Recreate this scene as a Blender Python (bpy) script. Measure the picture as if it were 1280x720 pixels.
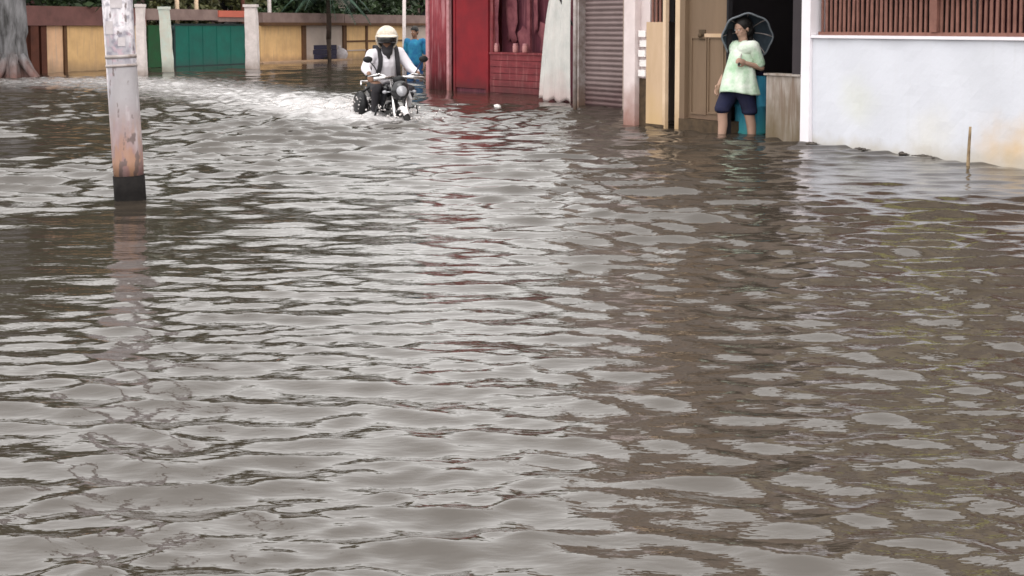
import bpy, bmesh, math, random
import numpy as np
from mathutils import Vector, Matrix, Quaternion

for o in list(bpy.data.objects):
    bpy.data.objects.remove(o)
scene = bpy.context.scene
COL = scene.collection
R = math.radians

# ------------------------------------------------------------------ camera
CAM_H, PITCH, F = 1.21, R(4.0), 1600.0
PPY = 32 + F * math.tan(PITCH)
cam_d = bpy.data.cameras.new('camera')
cam = bpy.data.objects.new('camera', cam_d)
COL.objects.link(cam)
cam.location = (0, 0, CAM_H)
cam.rotation_euler = (R(90) - PITCH, 0, 0)
cam_d.sensor_width = 36
cam_d.lens = F / 1280 * 36
cam_d.shift_y = -(360 - PPY) / 1280
cam_d.clip_start = 0.05
cam_d.clip_end = 5000
scene.camera = cam

# ------------------------------------------------------------------ sky, sun, exposure (overcast)
SUN_EL, SUN_AZ = R(58), R(176)      # azimuth clockwise from +Y: high, behind the camera
world = bpy.data.worlds.new('World')
scene.world = world
world.use_nodes = True
nt = world.node_tree
bg = nt.nodes['Background']
sky = nt.nodes.new('ShaderNodeTexSky')
sky.sky_type = 'NISHITA'
sky.sun_disc = False
sky.sun_elevation = SUN_EL
sky.sun_rotation = SUN_AZ
sky.air_density = 1.6
sky.dust_density = 6.0
sky.ozone_density = 1.0
hs = nt.nodes.new('ShaderNodeHueSaturation')
hs.inputs['Saturation'].default_value = 0.12
nt.links.new(sky.outputs[0], hs.inputs['Color'])
ov = nt.nodes.new('ShaderNodeMix')                 # an even white cloud deck over most of the clear sky
ov.data_type = 'RGBA'
ov.inputs[0].default_value = 0.75
# overcast decks are brighter overhead than at the horizon
tcw = nt.nodes.new('ShaderNodeTexCoord'); sxw = nt.nodes.new('ShaderNodeSeparateXYZ')
nt.links.new(tcw.outputs['Generated'], sxw.inputs[0])
lw = nt.nodes.new('ShaderNodeMapRange')
lw.inputs[1].default_value = 0; lw.inputs[2].default_value = 1; lw.inputs[3].default_value = 14.5; lw.inputs[4].default_value = 16.5
nt.links.new(sxw.outputs[2], lw.inputs[0])
cw = nt.nodes.new('ShaderNodeVectorMath'); cw.operation = 'SCALE'
cw.inputs[0].default_value = (1.0, 0.982, 0.968)
nt.links.new(lw.outputs[0], cw.inputs['Scale'])
nt.links.new(cw.outputs[0], ov.inputs[7])
nt.links.new(hs.outputs[0], ov.inputs[6])
nt.links.new(ov.outputs[2], bg.inputs['Color'])
bg.inputs['Strength'].default_value = 0.15
sun_d = bpy.data.lights.new('sun', 'SUN')
sun_d.energy = 0.5
sun_d.angle = R(40)
sun_d.color = (1.0, 0.96, 0.92)
sun = bpy.data.objects.new('sun', sun_d)
COL.objects.link(sun)
sdir = Vector((math.sin(SUN_AZ) * math.cos(SUN_EL), math.cos(SUN_AZ) * math.cos(SUN_EL), math.sin(SUN_EL)))
sun.rotation_euler = sdir.to_track_quat('Z', 'Y').to_euler()
scene.view_settings.view_transform = 'Standard'
scene.view_settings.look = 'None'
scene.view_settings.exposure = 0.37
scene.view_settings.gamma = 1
scene.cycles.filter_width = 1.6
scene.cycles.max_bounces = 6

# ------------------------------------------------------------------ survey helpers: photograph -> ground plan
SP, CP = math.sin(PITCH), math.cos(PITCH)

def P(px, py, z=0.0):
    """ground-plan point (x, y) of what stands at height z under this pixel of the 1280x720 photograph"""
    dx, dy = (px - 640) / F, (PPY - py) / F
    ry, rz = CP + dy * SP, -SP + dy * CP
    t = (z - CAM_H) / rz
    return Vector((dx * t, ry * t))

def on_line(A, B, px):
    """where the plan line AB is seen in photograph column px"""
    k = (px - 640) / F
    d = B - A
    t = (k * (A.y * CP + CAM_H * SP) - A.x) / (d.x - k * d.y * CP)
    return A + d * t

def zat(p, py):
    dy = (PPY - py) / F
    return CAM_H + p.y * (dy * CP - SP) / (CP + dy * SP)

# ------------------------------------------------------------------ object helpers
def props(o, label=None, cat=None, group=None, kind=None):
    if label: o['label'] = label
    if cat: o['category'] = cat
    if group: o['group'] = group
    if kind: o['kind'] = kind
    return o

def thing(name, label, cat, at=(0, 0, 0), rotz=0.0, group=None):
    o = bpy.data.objects.new(name, None)
    COL.objects.link(o)
    o.empty_display_size = 0.2
    at = Vector(at)
    if len(at) == 2: at = at.to_3d()
    o.location = at
    o.rotation_euler = (0, 0, rotz)
    return props(o, label, cat, group)

def origin(o):
    v = Vector((0, 0, 0))
    while o is not None:
        v += o.location
        o = o.parent
    return v

class MB:
    """collects shapes; build() links them as one mesh object"""
    def __init__(s):
        s.v, s.f = [], []
    def add(s, v, f):
        n = len(s.v)
        s.v += [tuple(q) for q in v]
        s.f += [tuple(i + n for i in q) for q in f]
        return s
    def box(s, c, d, M=None):
        x, y, z = d[0] / 2, d[1] / 2, d[2] / 2
        v = [Vector((sx * x, sy * y, sz * z)) for sz in (-1, 1) for sy in (-1, 1) for sx in (-1, 1)]
        if M: v = [M @ q for q in v]
        v = [q + Vector(c) for q in v]
        return s.add(v, [(0, 2, 3, 1), (4, 5, 7, 6), (0, 1, 5, 4), (2, 6, 7, 3), (0, 4, 6, 2), (1, 3, 7, 5)])
    def slab(s, A, B, z0, z1, t, out=0.0, zb1=None):
        """upright slab, front face on plan line AB (moved `out` towards the viewer), thickness t away; zb1 = top height at B"""
        d = (B - A).normalized()
        n = Vector((-d.y, d.x))
        if n.dot((A + B) / 2) < 0: n = -n
        A0, B0 = A - n * out, B - n * out
        A1, B1 = A0 + n * t, B0 + n * t
        zt = z1 if zb1 is None else zb1
        v = [(A0.x, A0.y, z0), (B0.x, B0.y, z0), (B1.x, B1.y, z0), (A1.x, A1.y, z0),
             (A0.x, A0.y, z1), (B0.x, B0.y, zt), (B1.x, B1.y, zt), (A1.x, A1.y, z1)]
        return s.add(v, [(0, 3, 2, 1), (4, 5, 6, 7), (0, 1, 5, 4), (1, 2, 6, 5), (2, 3, 7, 6), (3, 0, 4, 7)])
    def tube(s, pts, rad, n=10, cap=True):
        pts = [Vector(p) for p in pts]
        rad = rad if isinstance(rad, (list, tuple)) else [rad] * len(pts)
        v, f = [], []
        up = Vector((0, 0, 1))
        prev = None
        for i, p in enumerate(pts):
            a = pts[max(i - 1, 0)]; b = pts[min(i + 1, len(pts) - 1)]
            d = (b - a).normalized()
            if prev is None:
                e = d.cross(up if abs(d.z) < .9 else Vector((1, 0, 0))).normalized()
            else:
                e = (prev - d * prev.dot(d)).normalized()
            prev = e
            g = d.cross(e)
            for k in range(n):
                a_ = 2 * math.pi * k / n
                v.append(p + (e * math.cos(a_) + g * math.sin(a_)) * rad[i])
        for i in range(len(pts) - 1):
            for k in range(n):
                f.append((i * n + k, i * n + (k + 1) % n, (i + 1) * n + (k + 1) % n, (i + 1) * n + k))
        if cap:
            f.append(tuple(range(n - 1, -1, -1)))
            f.append(tuple((len(pts) - 1) * n + k for k in range(n)))
        return s.add(v, f)
    def lathe(s, prof, n=20, M=None, c=(0, 0, 0)):
        """prof: (radius, height) pairs about Z"""
        v, f = [], []
        for r, z in prof:
            for k in range(n):
                a = 2 * math.pi * k / n
                q = Vector((r * math.cos(a), r * math.sin(a), z))
                if M: q = M @ q
                v.append(q + Vector(c))
        for i in range(len(prof) - 1):
            for k in range(n):
                f.append((i * n + k, i * n + (k + 1) % n, (i + 1) * n + (k + 1) % n, (i + 1) * n + k))
        f.append(tuple(range(n - 1, -1, -1)))
        f.append(tuple((len(prof) - 1) * n + k for k in range(n)))
        return s.add(v, f)
    def ball(s, c, r, M=None, nu=14, nv=9):
        r = r if isinstance(r, (list, tuple)) else (r, r, r)
        v, f = [], []
        for j in range(nv + 1):
            th = math.pi * j / nv
            for k in range(nu):
                a = 2 * math.pi * k / nu
                q = Vector((r[0] * math.sin(th) * math.cos(a), r[1] * math.sin(th) * math.sin(a), r[2] * math.cos(th)))
                if M: q = M @ q
                v.append(q + Vector(c))
        for j in range(nv):
            for k in range(nu):
                f.append((j * nu + k, (j + 1) * nu + k, (j + 1) * nu + (k + 1) % nu, j * nu + (k + 1) % nu))
        return s.add(v, f)
    def build(s, name, mat, parent=None, local=False, smooth=False):
        me = bpy.data.meshes.new(name)
        vs = s.v
        if parent is not None and not local:
            og = origin(parent)
            vs = [(a - og.x, b - og.y, c - og.z) for a, b, c in vs]
        me.from_pydata(vs, [], s.f)
        me.materials.append(mat)
        if smooth:
            me.polygons.foreach_set('use_smooth', [True] * len(me.polygons))
        me.update()
        o = bpy.data.objects.new(name, me)
        COL.objects.link(o)
        o.parent = parent
        return o

# ------------------------------------------------------------------ materials
def new_mat(name):
    m = bpy.data.materials.new(name)
    m.use_nodes = True
    t = m.node_tree
    return m, t, t.nodes['Principled BSDF']

def N(t, kind, **kw):
    n = t.nodes.new(kind)
    for k, v in kw.items(): setattr(n, k, v)
    return n

def surf(name, col, col2=None, rough=0.7, scale=6.0, amt=0.5, stretch=(1, 1, 1), bump=0.15, metal=0.0,
         stain=None, stain_z=0.35, stain_amt=0.8, streak=None, spec=0.2):
    """paint or stuff with two-tone wear, fine grain, and (optionally) the mud mark left at flood level"""
    m, t, b = new_mat(name)
    L = t.links.new
    tc = N(t, 'ShaderNodeNewGeometry')
    mp = N(t, 'ShaderNodeMapping'); mp.inputs['Scale'].default_value = stretch
    L(tc.outputs['Position'], mp.inputs['Vector'])
    n1 = N(t, 'ShaderNodeTexNoise'); n1.inputs['Scale'].default_value = scale
    n1.inputs['Detail'].default_value = 6; n1.inputs['Roughness'].default_value = 0.65
    L(mp.outputs[0], n1.inputs['Vector'])
    rp = N(t, 'ShaderNodeMapRange'); rp.inputs[1].default_value = 0.36; rp.inputs[2].default_value = 0.68
    rp.inputs[4].default_value = amt
    L(n1.outputs['Fac'], rp.inputs[0])
    mx = N(t, 'ShaderNodeMix', data_type='RGBA')
    c2 = col2 if col2 else tuple(c * 0.6 for c in col)
    mx.inputs[6].default_value = (*col, 1); mx.inputs[7].default_value = (*c2, 1)
    L(rp.outputs[0], mx.inputs[0])
    out = mx.outputs[2]
    if streak:
        m2 = N(t, 'ShaderNodeMapping'); m2.inputs['Scale'].default_value = (9, 9, 0.7)
        L(tc.outputs['Position'], m2.inputs['Vector'])
        n2 = N(t, 'ShaderNodeTexNoise'); n2.inputs['Scale'].default_value = 2.2; n2.inputs['Detail'].default_value = 5
        L(m2.outputs[0], n2.inputs['Vector'])
        r2 = N(t, 'ShaderNodeMapRange'); r2.inputs[1].default_value = 0.52; r2.inputs[2].default_value = 0.66
        r2.inputs[4].default_value = 0.75
        L(n2.outputs['Fac'], r2.inputs[0])
        x2 = N(t, 'ShaderNodeMix', data_type='RGBA'); x2.inputs[7].default_value = (*streak, 1)
        L(r2.outputs[0], x2.inputs[0]); L(out, x2.inputs[6]); out = x2.outputs[2]
    if stain:
        sx = N(t, 'ShaderNodeSeparateXYZ'); L(tc.outputs['Position'], sx.inputs[0])
        n3 = N(t, 'ShaderNodeTexNoise'); n3.inputs['Scale'].default_value = 3.5; n3.inputs['Detail'].default_value = 5
        L(tc.outputs['Position'], n3.inputs['Vector'])
        ma = N(t, 'ShaderNodeMath', operation='MULTIPLY_ADD'); ma.inputs[1].default_value = -1.3 * stain_z; ma.inputs[2].default_value = 0.65 * stain_z
        L(n3.outputs['Fac'], ma.inputs[0])
        ad = N(t, 'ShaderNodeMath', operation='ADD'); L(sx.outputs[2], ad.inputs[0]); L(ma.outputs[0], ad.inputs[1])
        r3 = N(t, 'ShaderNodeMapRange'); r3.inputs[1].default_value = 0.0; r3.inputs[2].default_value = stain_z
        r3.inputs[3].default_value = stain_amt; r3.inputs[4].default_value = 0.0
        L(ad.outputs[0], r3.inputs[0])
        x3 = N(t, 'ShaderNodeMix', data_type='RGBA'); x3.inputs[7].default_value = (*stain, 1)
        L(r3.outputs[0], x3.inputs[0]); L(out, x3.inputs[6]); out = x3.outputs[2]
    L(out, b.inputs['Base Color'])
    b.inputs['Roughness'].default_value = rough
    b.inputs['Metallic'].default_value = metal
    b.inputs['Specular IOR Level'].default_value = spec
    if bump:
        n4 = N(t, 'ShaderNodeTexNoise'); n4.inputs['Scale'].default_value = scale * 5; n4.inputs['Detail'].default_value = 4
        L(mp.outputs[0], n4.inputs['Vector'])
        bp = N(t, 'ShaderNodeBump'); bp.inputs['Strength'].default_value = bump; bp.inputs['Distance'].default_value = 0.02
        L(n4.outputs['Fac'], bp.inputs['Height']); L(bp.outputs[0], b.inputs['Normal'])
    return m

MUD = (0.13, 0.095, 0.07)
M = {}
M['mud'] = surf('mud_ground', (0.12, 0.09, 0.07), (0.07, 0.055, 0.045), 0.9, 2)
M['concrete'] = surf('grey_concrete', (0.34, 0.31, 0.30), (0.2, 0.18, 0.17), 0.85, 5, stain=MUD)
M['pale_post'] = surf('pale_limewashed_concrete', (0.62, 0.55, 0.53), (0.36, 0.32, 0.30), 0.85, 7, stain=(0.25, 0.2, 0.17))
M['mint_post'] = surf('mint_limewashed_concrete', (0.5, 0.56, 0.50), (0.55, 0.42, 0.33), 0.85, 5, stain=(0.25, 0.22, 0.18))
M['yellow'] = surf('ochre_wall_paint', (0.66, 0.42, 0.20), (0.48, 0.30, 0.14), 0.85, 1.6, 0.8, streak=(0.50, 0.32, 0.17), stain=(0.24, 0.16, 0.1), stain_z=0.3)
M['yellow_pale'] = surf('faded_peach_wall_paint', (0.68, 0.42, 0.25), (0.46, 0.28, 0.18), 0.85, 1.5, 0.8, streak=(0.5, 0.34, 0.24), stain=(0.26, 0.18, 0.12), stain_z=0.3)
M['beige_wall'] = surf('greyed_beige_wall', (0.42, 0.34, 0.29), (0.3, 0.25, 0.22), 0.85, 1.8, 0.6, stain=(0.2, 0.16, 0.12), stain_z=0.3)
M['coping'] = surf('red_brown_coping', (0.18, 0.085, 0.075), (0.11, 0.055, 0.05), 0.85, 2.5, 0.8)
M['coping_grey'] = surf('dusty_brown_coping', (0.24, 0.17, 0.15), (0.15, 0.10, 0.09), 0.85, 2.5, 0.8)
M['coral'] = surf('coral_painted_band', (0.50, 0.13, 0.09), (0.4, 0.12, 0.08), 0.8, 4, 0.5)
M['brown_pier'] = surf('dark_brown_pier', (0.10, 0.035, 0.022), (0.055, 0.022, 0.016), 0.8, 4, 0.8)
M['pilaster'] = surf('brown_pilaster', (0.12, 0.06, 0.03), (0.07, 0.035, 0.02), 0.85, 4, 0.8)
M['teal'] = surf('teal_gate_paint', (0.008, 0.115, 0.085), (0.012, 0.075, 0.062), 0.5, 2.2, 0.8, stain=(0.03, 0.07, 0.06), stain_z=0.3)
M['green'] = surf('dark_green_gate_paint', (0.012, 0.075, 0.025), (0.02, 0.05, 0.02), 0.5, 3, 0.8)
M['gate_dark'] = surf('dark_gate_frame', (0.02, 0.035, 0.035), None, 0.6, 5)
M['red'] = surf('deep_red_sheet_paint', (0.22, 0.016, 0.022), (0.13, 0.014, 0.02), 0.7, 1.6, 0.9, stain=(0.06, 0.02, 0.02), stain_z=0.3, stain_amt=.7)
M['red_peel'] = surf('peeling_red_sheet', (0.25, 0.045, 0.055), (0.15, 0.025, 0.035), 0.65, 3, 0.9, streak=(0.40, 0.19, 0.20), stain=(0.08, 0.03, 0.03))
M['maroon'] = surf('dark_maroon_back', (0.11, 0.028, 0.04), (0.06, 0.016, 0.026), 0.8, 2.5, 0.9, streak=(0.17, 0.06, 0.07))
M['red_board'] = surf('worn_red_boards', (0.20, 0.036, 0.042), (0.11, 0.024, 0.028), 0.7, 4, 0.9, stretch=(1, 1, 4), streak=(0.26, 0.09, 0.09), stain=(0.08, 0.03, 0.03))
M['pink_rag'] = surf('faded_pink_paper', (0.22, 0.075, 0.085), (0.10, 0.025, 0.035), 0.85, 6, 0.9)
M['pink_edge'] = surf('pale_pink_angle_iron', (0.50, 0.26, 0.27), (0.3, 0.12, 0.13), 0.6, 9, 0.8, stain=(0.2, 0.08, 0.07))
M['roof_tin'] = surf('rusted_tin_roof', (0.16, 0.08, 0.06), (0.25, 0.2, 0.18), 0.6, 3, 0.9)
M['sheet_white'] = surf('white_plastic_sheet', (0.58, 0.56, 0.53), (0.42, 0.43, 0.41), 0.45, 4, 0.7, stain=(0.45, 0.27, 0.26), stain_z=0.5, stain_amt=.5)
M['blue_cloth'] = surf('blue_shirt_cloth', (0.025, 0.19, 0.29), (0.012, 0.075, 0.2), 0.85, 8, 1.0, bump=.4)
M['blue_dark_cloth'] = surf('dark_blue_trouser_cloth', (0.02, 0.07, 0.17), (0.012, 0.035, 0.09), 0.85, 8, 0.8)
M['steel'] = surf('grey_steel_post', (0.42, 0.38, 0.37), (0.2, 0.15, 0.13), 0.55, 8, 0.9, metal=0.2, stain=(0.2, 0.12, 0.08))
M['shutter'] = surf('mauve_grey_shutter', (0.23, 0.175, 0.17), (0.17, 0.125, 0.12), 0.55, 2, 0.8, metal=0.1, stain=(0.10, 0.055, 0.055), stain_z=0.4)
M['dark'] = surf('shadowed_interior', (0.02, 0.018, 0.02), (0.012, 0.012, 0.014), 0.9, 3)  # near-black colour stands for the shade in openings and gaps
M['interior'] = surf('unlit_interior_plaster', (0.05, 0.042, 0.045), (0.03, 0.026, 0.03), 0.9, 2)  # plaster coloured dark to imitate the unlit room
M['pillar_white'] = surf('white_pillar_paint', (0.66, 0.57, 0.56), (0.5, 0.42, 0.41), 0.8, 5, 0.5, stain=(0.26, 0.13, 0.10), stain_z=0.55, stain_amt=0.95)
M['board'] = surf('beige_plywood', (0.52, 0.37, 0.25), (0.42, 0.29, 0.17), 0.75, 2, 0.7, stretch=(3, 3, 0.5), stain=(0.5, 0.34, 0.16), stain_z=.5, stain_amt=.6)
M['cream'] = surf('cream_painted_timber', (0.62, 0.47, 0.33), (0.5, 0.36, 0.24), 0.7, 6, 0.6, stain=(0.38, 0.25, 0.13))
M['door'] = surf('brown_door', (0.185, 0.125, 0.08), (0.14, 0.095, 0.062), 0.6, 1.6, 0.8, stretch=(3, 3, 0.4), stain=(0.12, 0.07, 0.055), stain_z=0.25)
M['white_plate'] = surf('white_enamel_plate', (0.78, 0.74, 0.72), (0.6, 0.56, 0.55), 0.5, 9, 0.4)
M['upper'] = surf('brown_rendered_upper_wall', (0.36, 0.28, 0.24), (0.28, 0.215, 0.185), 0.85, 0.8, 0.8)
M['upper_tan'] = surf('tan_rendered_upper_wall', (0.44, 0.37, 0.27), (0.34, 0.28, 0.21), 0.85, 0.8, 0.8)
M['stained'] = surf('stained_cement_render', (0.36, 0.32, 0.29), (0.15, 0.11, 0.075), 0.9, 3.5, 0.9, stretch=(2, 2, 0.6), streak=(0.16, 0.11, 0.08), stain=(0.12, 0.09, 0.05), stain_z=.5)
M['stick'] = surf('weathered_stick', (0.33, 0.24, 0.14), (0.06, 0.04, 0.025), 0.8, 9, 1.0, stretch=(1, 1, .6))
M['glass_dull'] = surf('dusty_window_glass', (0.2, 0.16, 0.15), (0.14, 0.12, 0.11), 0.3, 3, 0.6, bump=0)
M['bar'] = surf('rusty_brown_bar', (0.24, 0.115, 0.09), (0.15, 0.07, 0.055), 0.65, 9, 0.8, metal=0.2)
M['pole'] = None
M['black_band'] = surf('tar_black_paint', (0.010, 0.009, 0.009), (0.018, 0.016, 0.015), 0.95, 14, 0.9, spec=.1)
M['bark_grey'] = surf('grey_bark', (0.19, 0.185, 0.19), (0.04, 0.038, 0.037), 0.95, 3, 1.0, stretch=(2.5, 2.5, 0.5), bump=0.6, stain=(0.16, 0.08, 0.065), stain_z=.6)
M['bark'] = surf('dark_bark', (0.07, 0.05, 0.04), (0.03, 0.022, 0.018), 0.95, 6, 1.0, bump=0.5)
M['lime'] = surf('lime_yellow_cloth', (0.48, 0.48, 0.16), (0.4, 0.4, 0.15), 0.85, 3, 0.5)
M['drum'] = surf('blue_plastic_drum', (0.08, 0.42, 0.62), (0.05, 0.28, 0.46), 0.5, 6, 0.9, stretch=(2, 2, .5), streak=(0.16, 0.42, 0.55), stain=(0.05, 0.3, 0.26), stain_z=.3)
M['cart_blue'] = surf('dark_blue_paint', (0.018, 0.014, 0.035), (0.03, 0.025, 0.05), 0.5, 4, 0.7)
M['sack'] = surf('pale_woven_sack', (0.5, 0.46, 0.47), (0.35, 0.31, 0.32), 0.85, 8, 0.7)
M['wood_dark'] = surf('wet_wood', (0.09, 0.06, 0.035), (0.04, 0.028, 0.018), 0.7, 12, 0.9)
M['wave_shade'] = surf('dark_wave_shade', (0.05, 0.042, 0.038), (0.09, 0.075, 0.06), 0.7, 20, 0.9)  # dark tone imitating wave shadow along the white wall
M['poly'] = surf('white_polythene', (0.72, 0.68, 0.66), (0.6, 0.55, 0.53), 0.4, 9, 0.5)
# vehicle / people
M['black_plastic'] = surf('black_plastic', (0.012, 0.012, 0.013), (0.02, 0.02, 0.02), 0.4, 12, 0.5, bump=0.05)
M['rubber'] = surf('tyre_rubber', (0.016, 0.016, 0.016), (0.03, 0.028, 0.026), 0.8, 20, 0.6)
M['black_paint'] = surf('glossy_black_paint', (0.01, 0.01, 0.012), (0.016, 0.016, 0.018), 0.18, 5, 0.5, bump=0, spec=0.6)
M['bike_white'] = surf('white_bike_panel', (0.75, 0.73, 0.74), (0.66, 0.64, 0.65), 0.3, 6, 0.4, bump=0)
M['chrome'] = surf('chromed_steel', (0.62, 0.6, 0.6), (0.5, 0.48, 0.48), 0.22, 9, 0.5, metal=1.0, bump=0)
M['engine'] = surf('grey_cast_alloy', (0.16, 0.155, 0.15), (0.08, 0.08, 0.08), 0.5, 10, 0.7, metal=0.6)
M['lens'] = surf('headlight_glass', (0.3, 0.3, 0.32), (0.2, 0.2, 0.22), 0.08, 9, 0.5, bump=0, spec=0.9)
M['amber'] = surf('amber_lens', (0.55, 0.2, 0.02), None, 0.2, 9, 0.3, bump=0)
M['skin'] = surf('brown_skin', (0.21, 0.115, 0.075), (0.17, 0.09, 0.06), 0.55, 12, 0.5, bump=0.05)
M['skin_light'] = surf('light_brown_skin', (0.38, 0.24, 0.18), (0.32, 0.20, 0.145), 0.55, 12, 0.5, bump=0.05)
M['hair'] = surf('black_hair', (0.010, 0.009, 0.009), (0.02, 0.017, 0.015), 0.5, 30, 0.7, stretch=(3, 3, 1))
M['shirt_white'] = surf('white_shirt_cloth', (0.74, 0.71, 0.75), (0.62, 0.58, 0.63), 0.85, 6, 0.6)
M['kurta'] = surf('pale_green_cotton', (0.68, 0.70, 0.64), (0.34, 0.52, 0.34), 0.85, 6, 1.0, bump=.5)
M['navy'] = surf('navy_cloth', (0.014, 0.016, 0.045), (0.02, 0.02, 0.035), 0.85, 8, 0.7)
M['dark_cloth'] = surf('dark_grey_cloth', (0.03, 0.028, 0.032), (0.05, 0.046, 0.05), 0.85, 8, 0.7)
M['helmet'] = surf('cream_helmet', (0.62, 0.57, 0.49), (0.34, 0.27, 0.2), 0.5, 11, 0.9, bump=0.03)
M['visor'] = surf('smoked_visor', (0.012, 0.011, 0.012), None, 0.1, 4, 0.2, bump=0, spec=0.8)
M['umbrella'] = surf('dark_grey_umbrella_cloth', (0.022, 0.03, 0.04), (0.045, 0.06, 0.07), 0.5, 6, 0.7)
M['umbrella_rim'] = surf('grey_umbrella_hem', (0.15, 0.165, 0.18), (0.10, 0.115, 0.13), 0.6, 9, 0.6)
M['jar'] = surf('pink_plastic_jar', (0.42, 0.2, 0.19), (0.3, 0.14, 0.14), 0.4, 9, 0.4)
M['eye'] = surf('eye_white', (0.7, 0.68, 0.65), None, 0.2, 9, 0.1, bump=0)

def leaf_mat(name, c1, c2):
    m, t, b = new_mat(name)
    L = t.links.new
    g = N(t, 'ShaderNodeNewGeometry')
    n = N(t, 'ShaderNodeTexNoise'); n.inputs['Scale'].default_value = 1.3; n.inputs['Detail'].default_value = 3
    L(g.outputs['Position'], n.inputs['Vector'])
    ma = N(t, 'ShaderNodeMath', operation='MULTIPLY_ADD'); ma.inputs[1].default_value = 0.5; 
    L(g.outputs['Random Per Island'], ma.inputs[0]); L(n.outputs['Fac'], ma.inputs[2])
    rp = N(t, 'ShaderNodeMapRange'); rp.inputs[1].default_value = 0.4; rp.inputs[2].default_value = 1.1
    L(ma.outputs[0], rp.inputs[0])
    mx = N(t, 'ShaderNodeMix', data_type='RGBA'); mx.inputs[6].default_value = (*c1, 1); mx.inputs[7].default_value = (*c2, 1)
    L(rp.outputs[0], mx.inputs[0]); L(mx.outputs[2], b.inputs['Base Color'])
    b.inputs['Roughness'].default_value = 0.55
    return m
M['leaf_dark'] = leaf_mat('dark_foliage', (0.018, 0.035, 0.014), (0.06, 0.10, 0.035))
M['leaf_olive'] = leaf_mat('olive_foliage', (0.04, 0.045, 0.018), (0.13, 0.13, 0.045))
M['leaf_palm'] = leaf_mat('palm_foliage', (0.02, 0.05, 0.032), (0.08, 0.14, 0.095))

# painted pole: white limewash, grey bare metal patches, rust towards the foot (its own paint and rust)
def pole_mat():
    m, t, b = new_mat('worn_white_pole_paint')
    L = t.links.new
    g = N(t, 'ShaderNodeNewGeometry')
    sx = N(t, 'ShaderNodeSeparateXYZ'); L(g.outputs['Position'], sx.inputs[0])
    def noise(sc, st, d=6):
        mp = N(t, 'ShaderNodeMapping'); mp.inputs['Scale'].default_value = st
        L(g.outputs['Position'], mp.inputs['Vector'])
        n = N(t, 'ShaderNodeTexNoise'); n.inputs['Scale'].default_value = sc; n.inputs['Detail'].default_value = d
        L(mp.outputs[0], n.inputs['Vector']); return n.outputs['Fac']
    def ramp(src, a, b_, lo, hi):
        r = N(t, 'ShaderNodeMapRange'); r.inputs[1].default_value = a; r.inputs[2].default_value = b_
        r.inputs[3].default_value = lo; r.inputs[4].default_value = hi; L(src, r.inputs[0]); return r.outputs[0]
    def mul(a, b_):
        n = N(t, 'ShaderNodeMath', operation='MULTIPLY'); L(a, n.inputs[0]); L(b_, n.inputs[1]); return n.outputs[0]
    def add(a, b_):
        n = N(t, 'ShaderNodeMath', operation='ADD', use_clamp=True); L(a, n.inputs[0]); L(b_, n.inputs[1]); return n.outputs[0]
    def mix(f, a, col):
        x = N(t, 'ShaderNodeMix', data_type='RGBA'); L(f, x.inputs[0])
        if isinstance(a, tuple): x.inputs[6].default_value = (*a, 1)
        else: L(a, x.inputs[6])
        x.inputs[7].default_value = (*col, 1); return x.outputs[2]
    c = mix(ramp(noise(9, (1, 1, .35)), .45, .58, 0, 1), (0.68, 0.64, 0.67), (0.33, 0.31, 0.34))
    c = mix(ramp(noise(22, (1, 1, 1)), .56, .66, 0, .8), c, (0.42, 0.30, 0.34))
    # bare grey lower shaft
    c = mix(mul(ramp(sx.outputs[2], .92, .98, 1, 0), ramp(noise(7, (1, 1, .2)), .36, .5, 0, .95)), c, (0.31, 0.29, 0.30))
    # rust
    rf = mul(ramp(sx.outputs[2], .25, .72, 1, 0.0), ramp(noise(6, (1, 1, .4)), .3, .6, .25, 1))
    c = mix(rf, c, (0.24, 0.115, 0.10))
    rf2 = mul(ramp(sx.outputs[2], .2, .62, 1, 0.0), ramp(noise(13, (1.4, 1.4, .35)), .48, .56, 0, 1))
    c = mix(rf2, c, (0.34, 0.19, 0.12))
    c = mix(ramp(noise(16, (1.2, 1.2, .5), 8), .60, .64, 0, .85), c, (0.12, 0.085, 0.08))
    c = mix(mul(ramp(sx.outputs[2], .9, 1.0, 0, 1), ramp(noise(17, (1, 1, 1.3), 6), .5, .66, 0, .7)), c, (0.16, 0.15, 0.19))
    L(c, b.inputs['Base Color']); b.inputs['Roughness'].default_value = 0.6
    n4 = noise(40, (1, 1, .6))
    bp = N(t, 'ShaderNodeBump'); bp.inputs['Strength'].default_value = .3; bp.inputs['Distance'].default_value = .01
    L(n4, bp.inputs['Height']); L(bp.outputs[0], b.inputs['Normal'])
    return m
M['pole'] = pole_mat()

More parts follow.
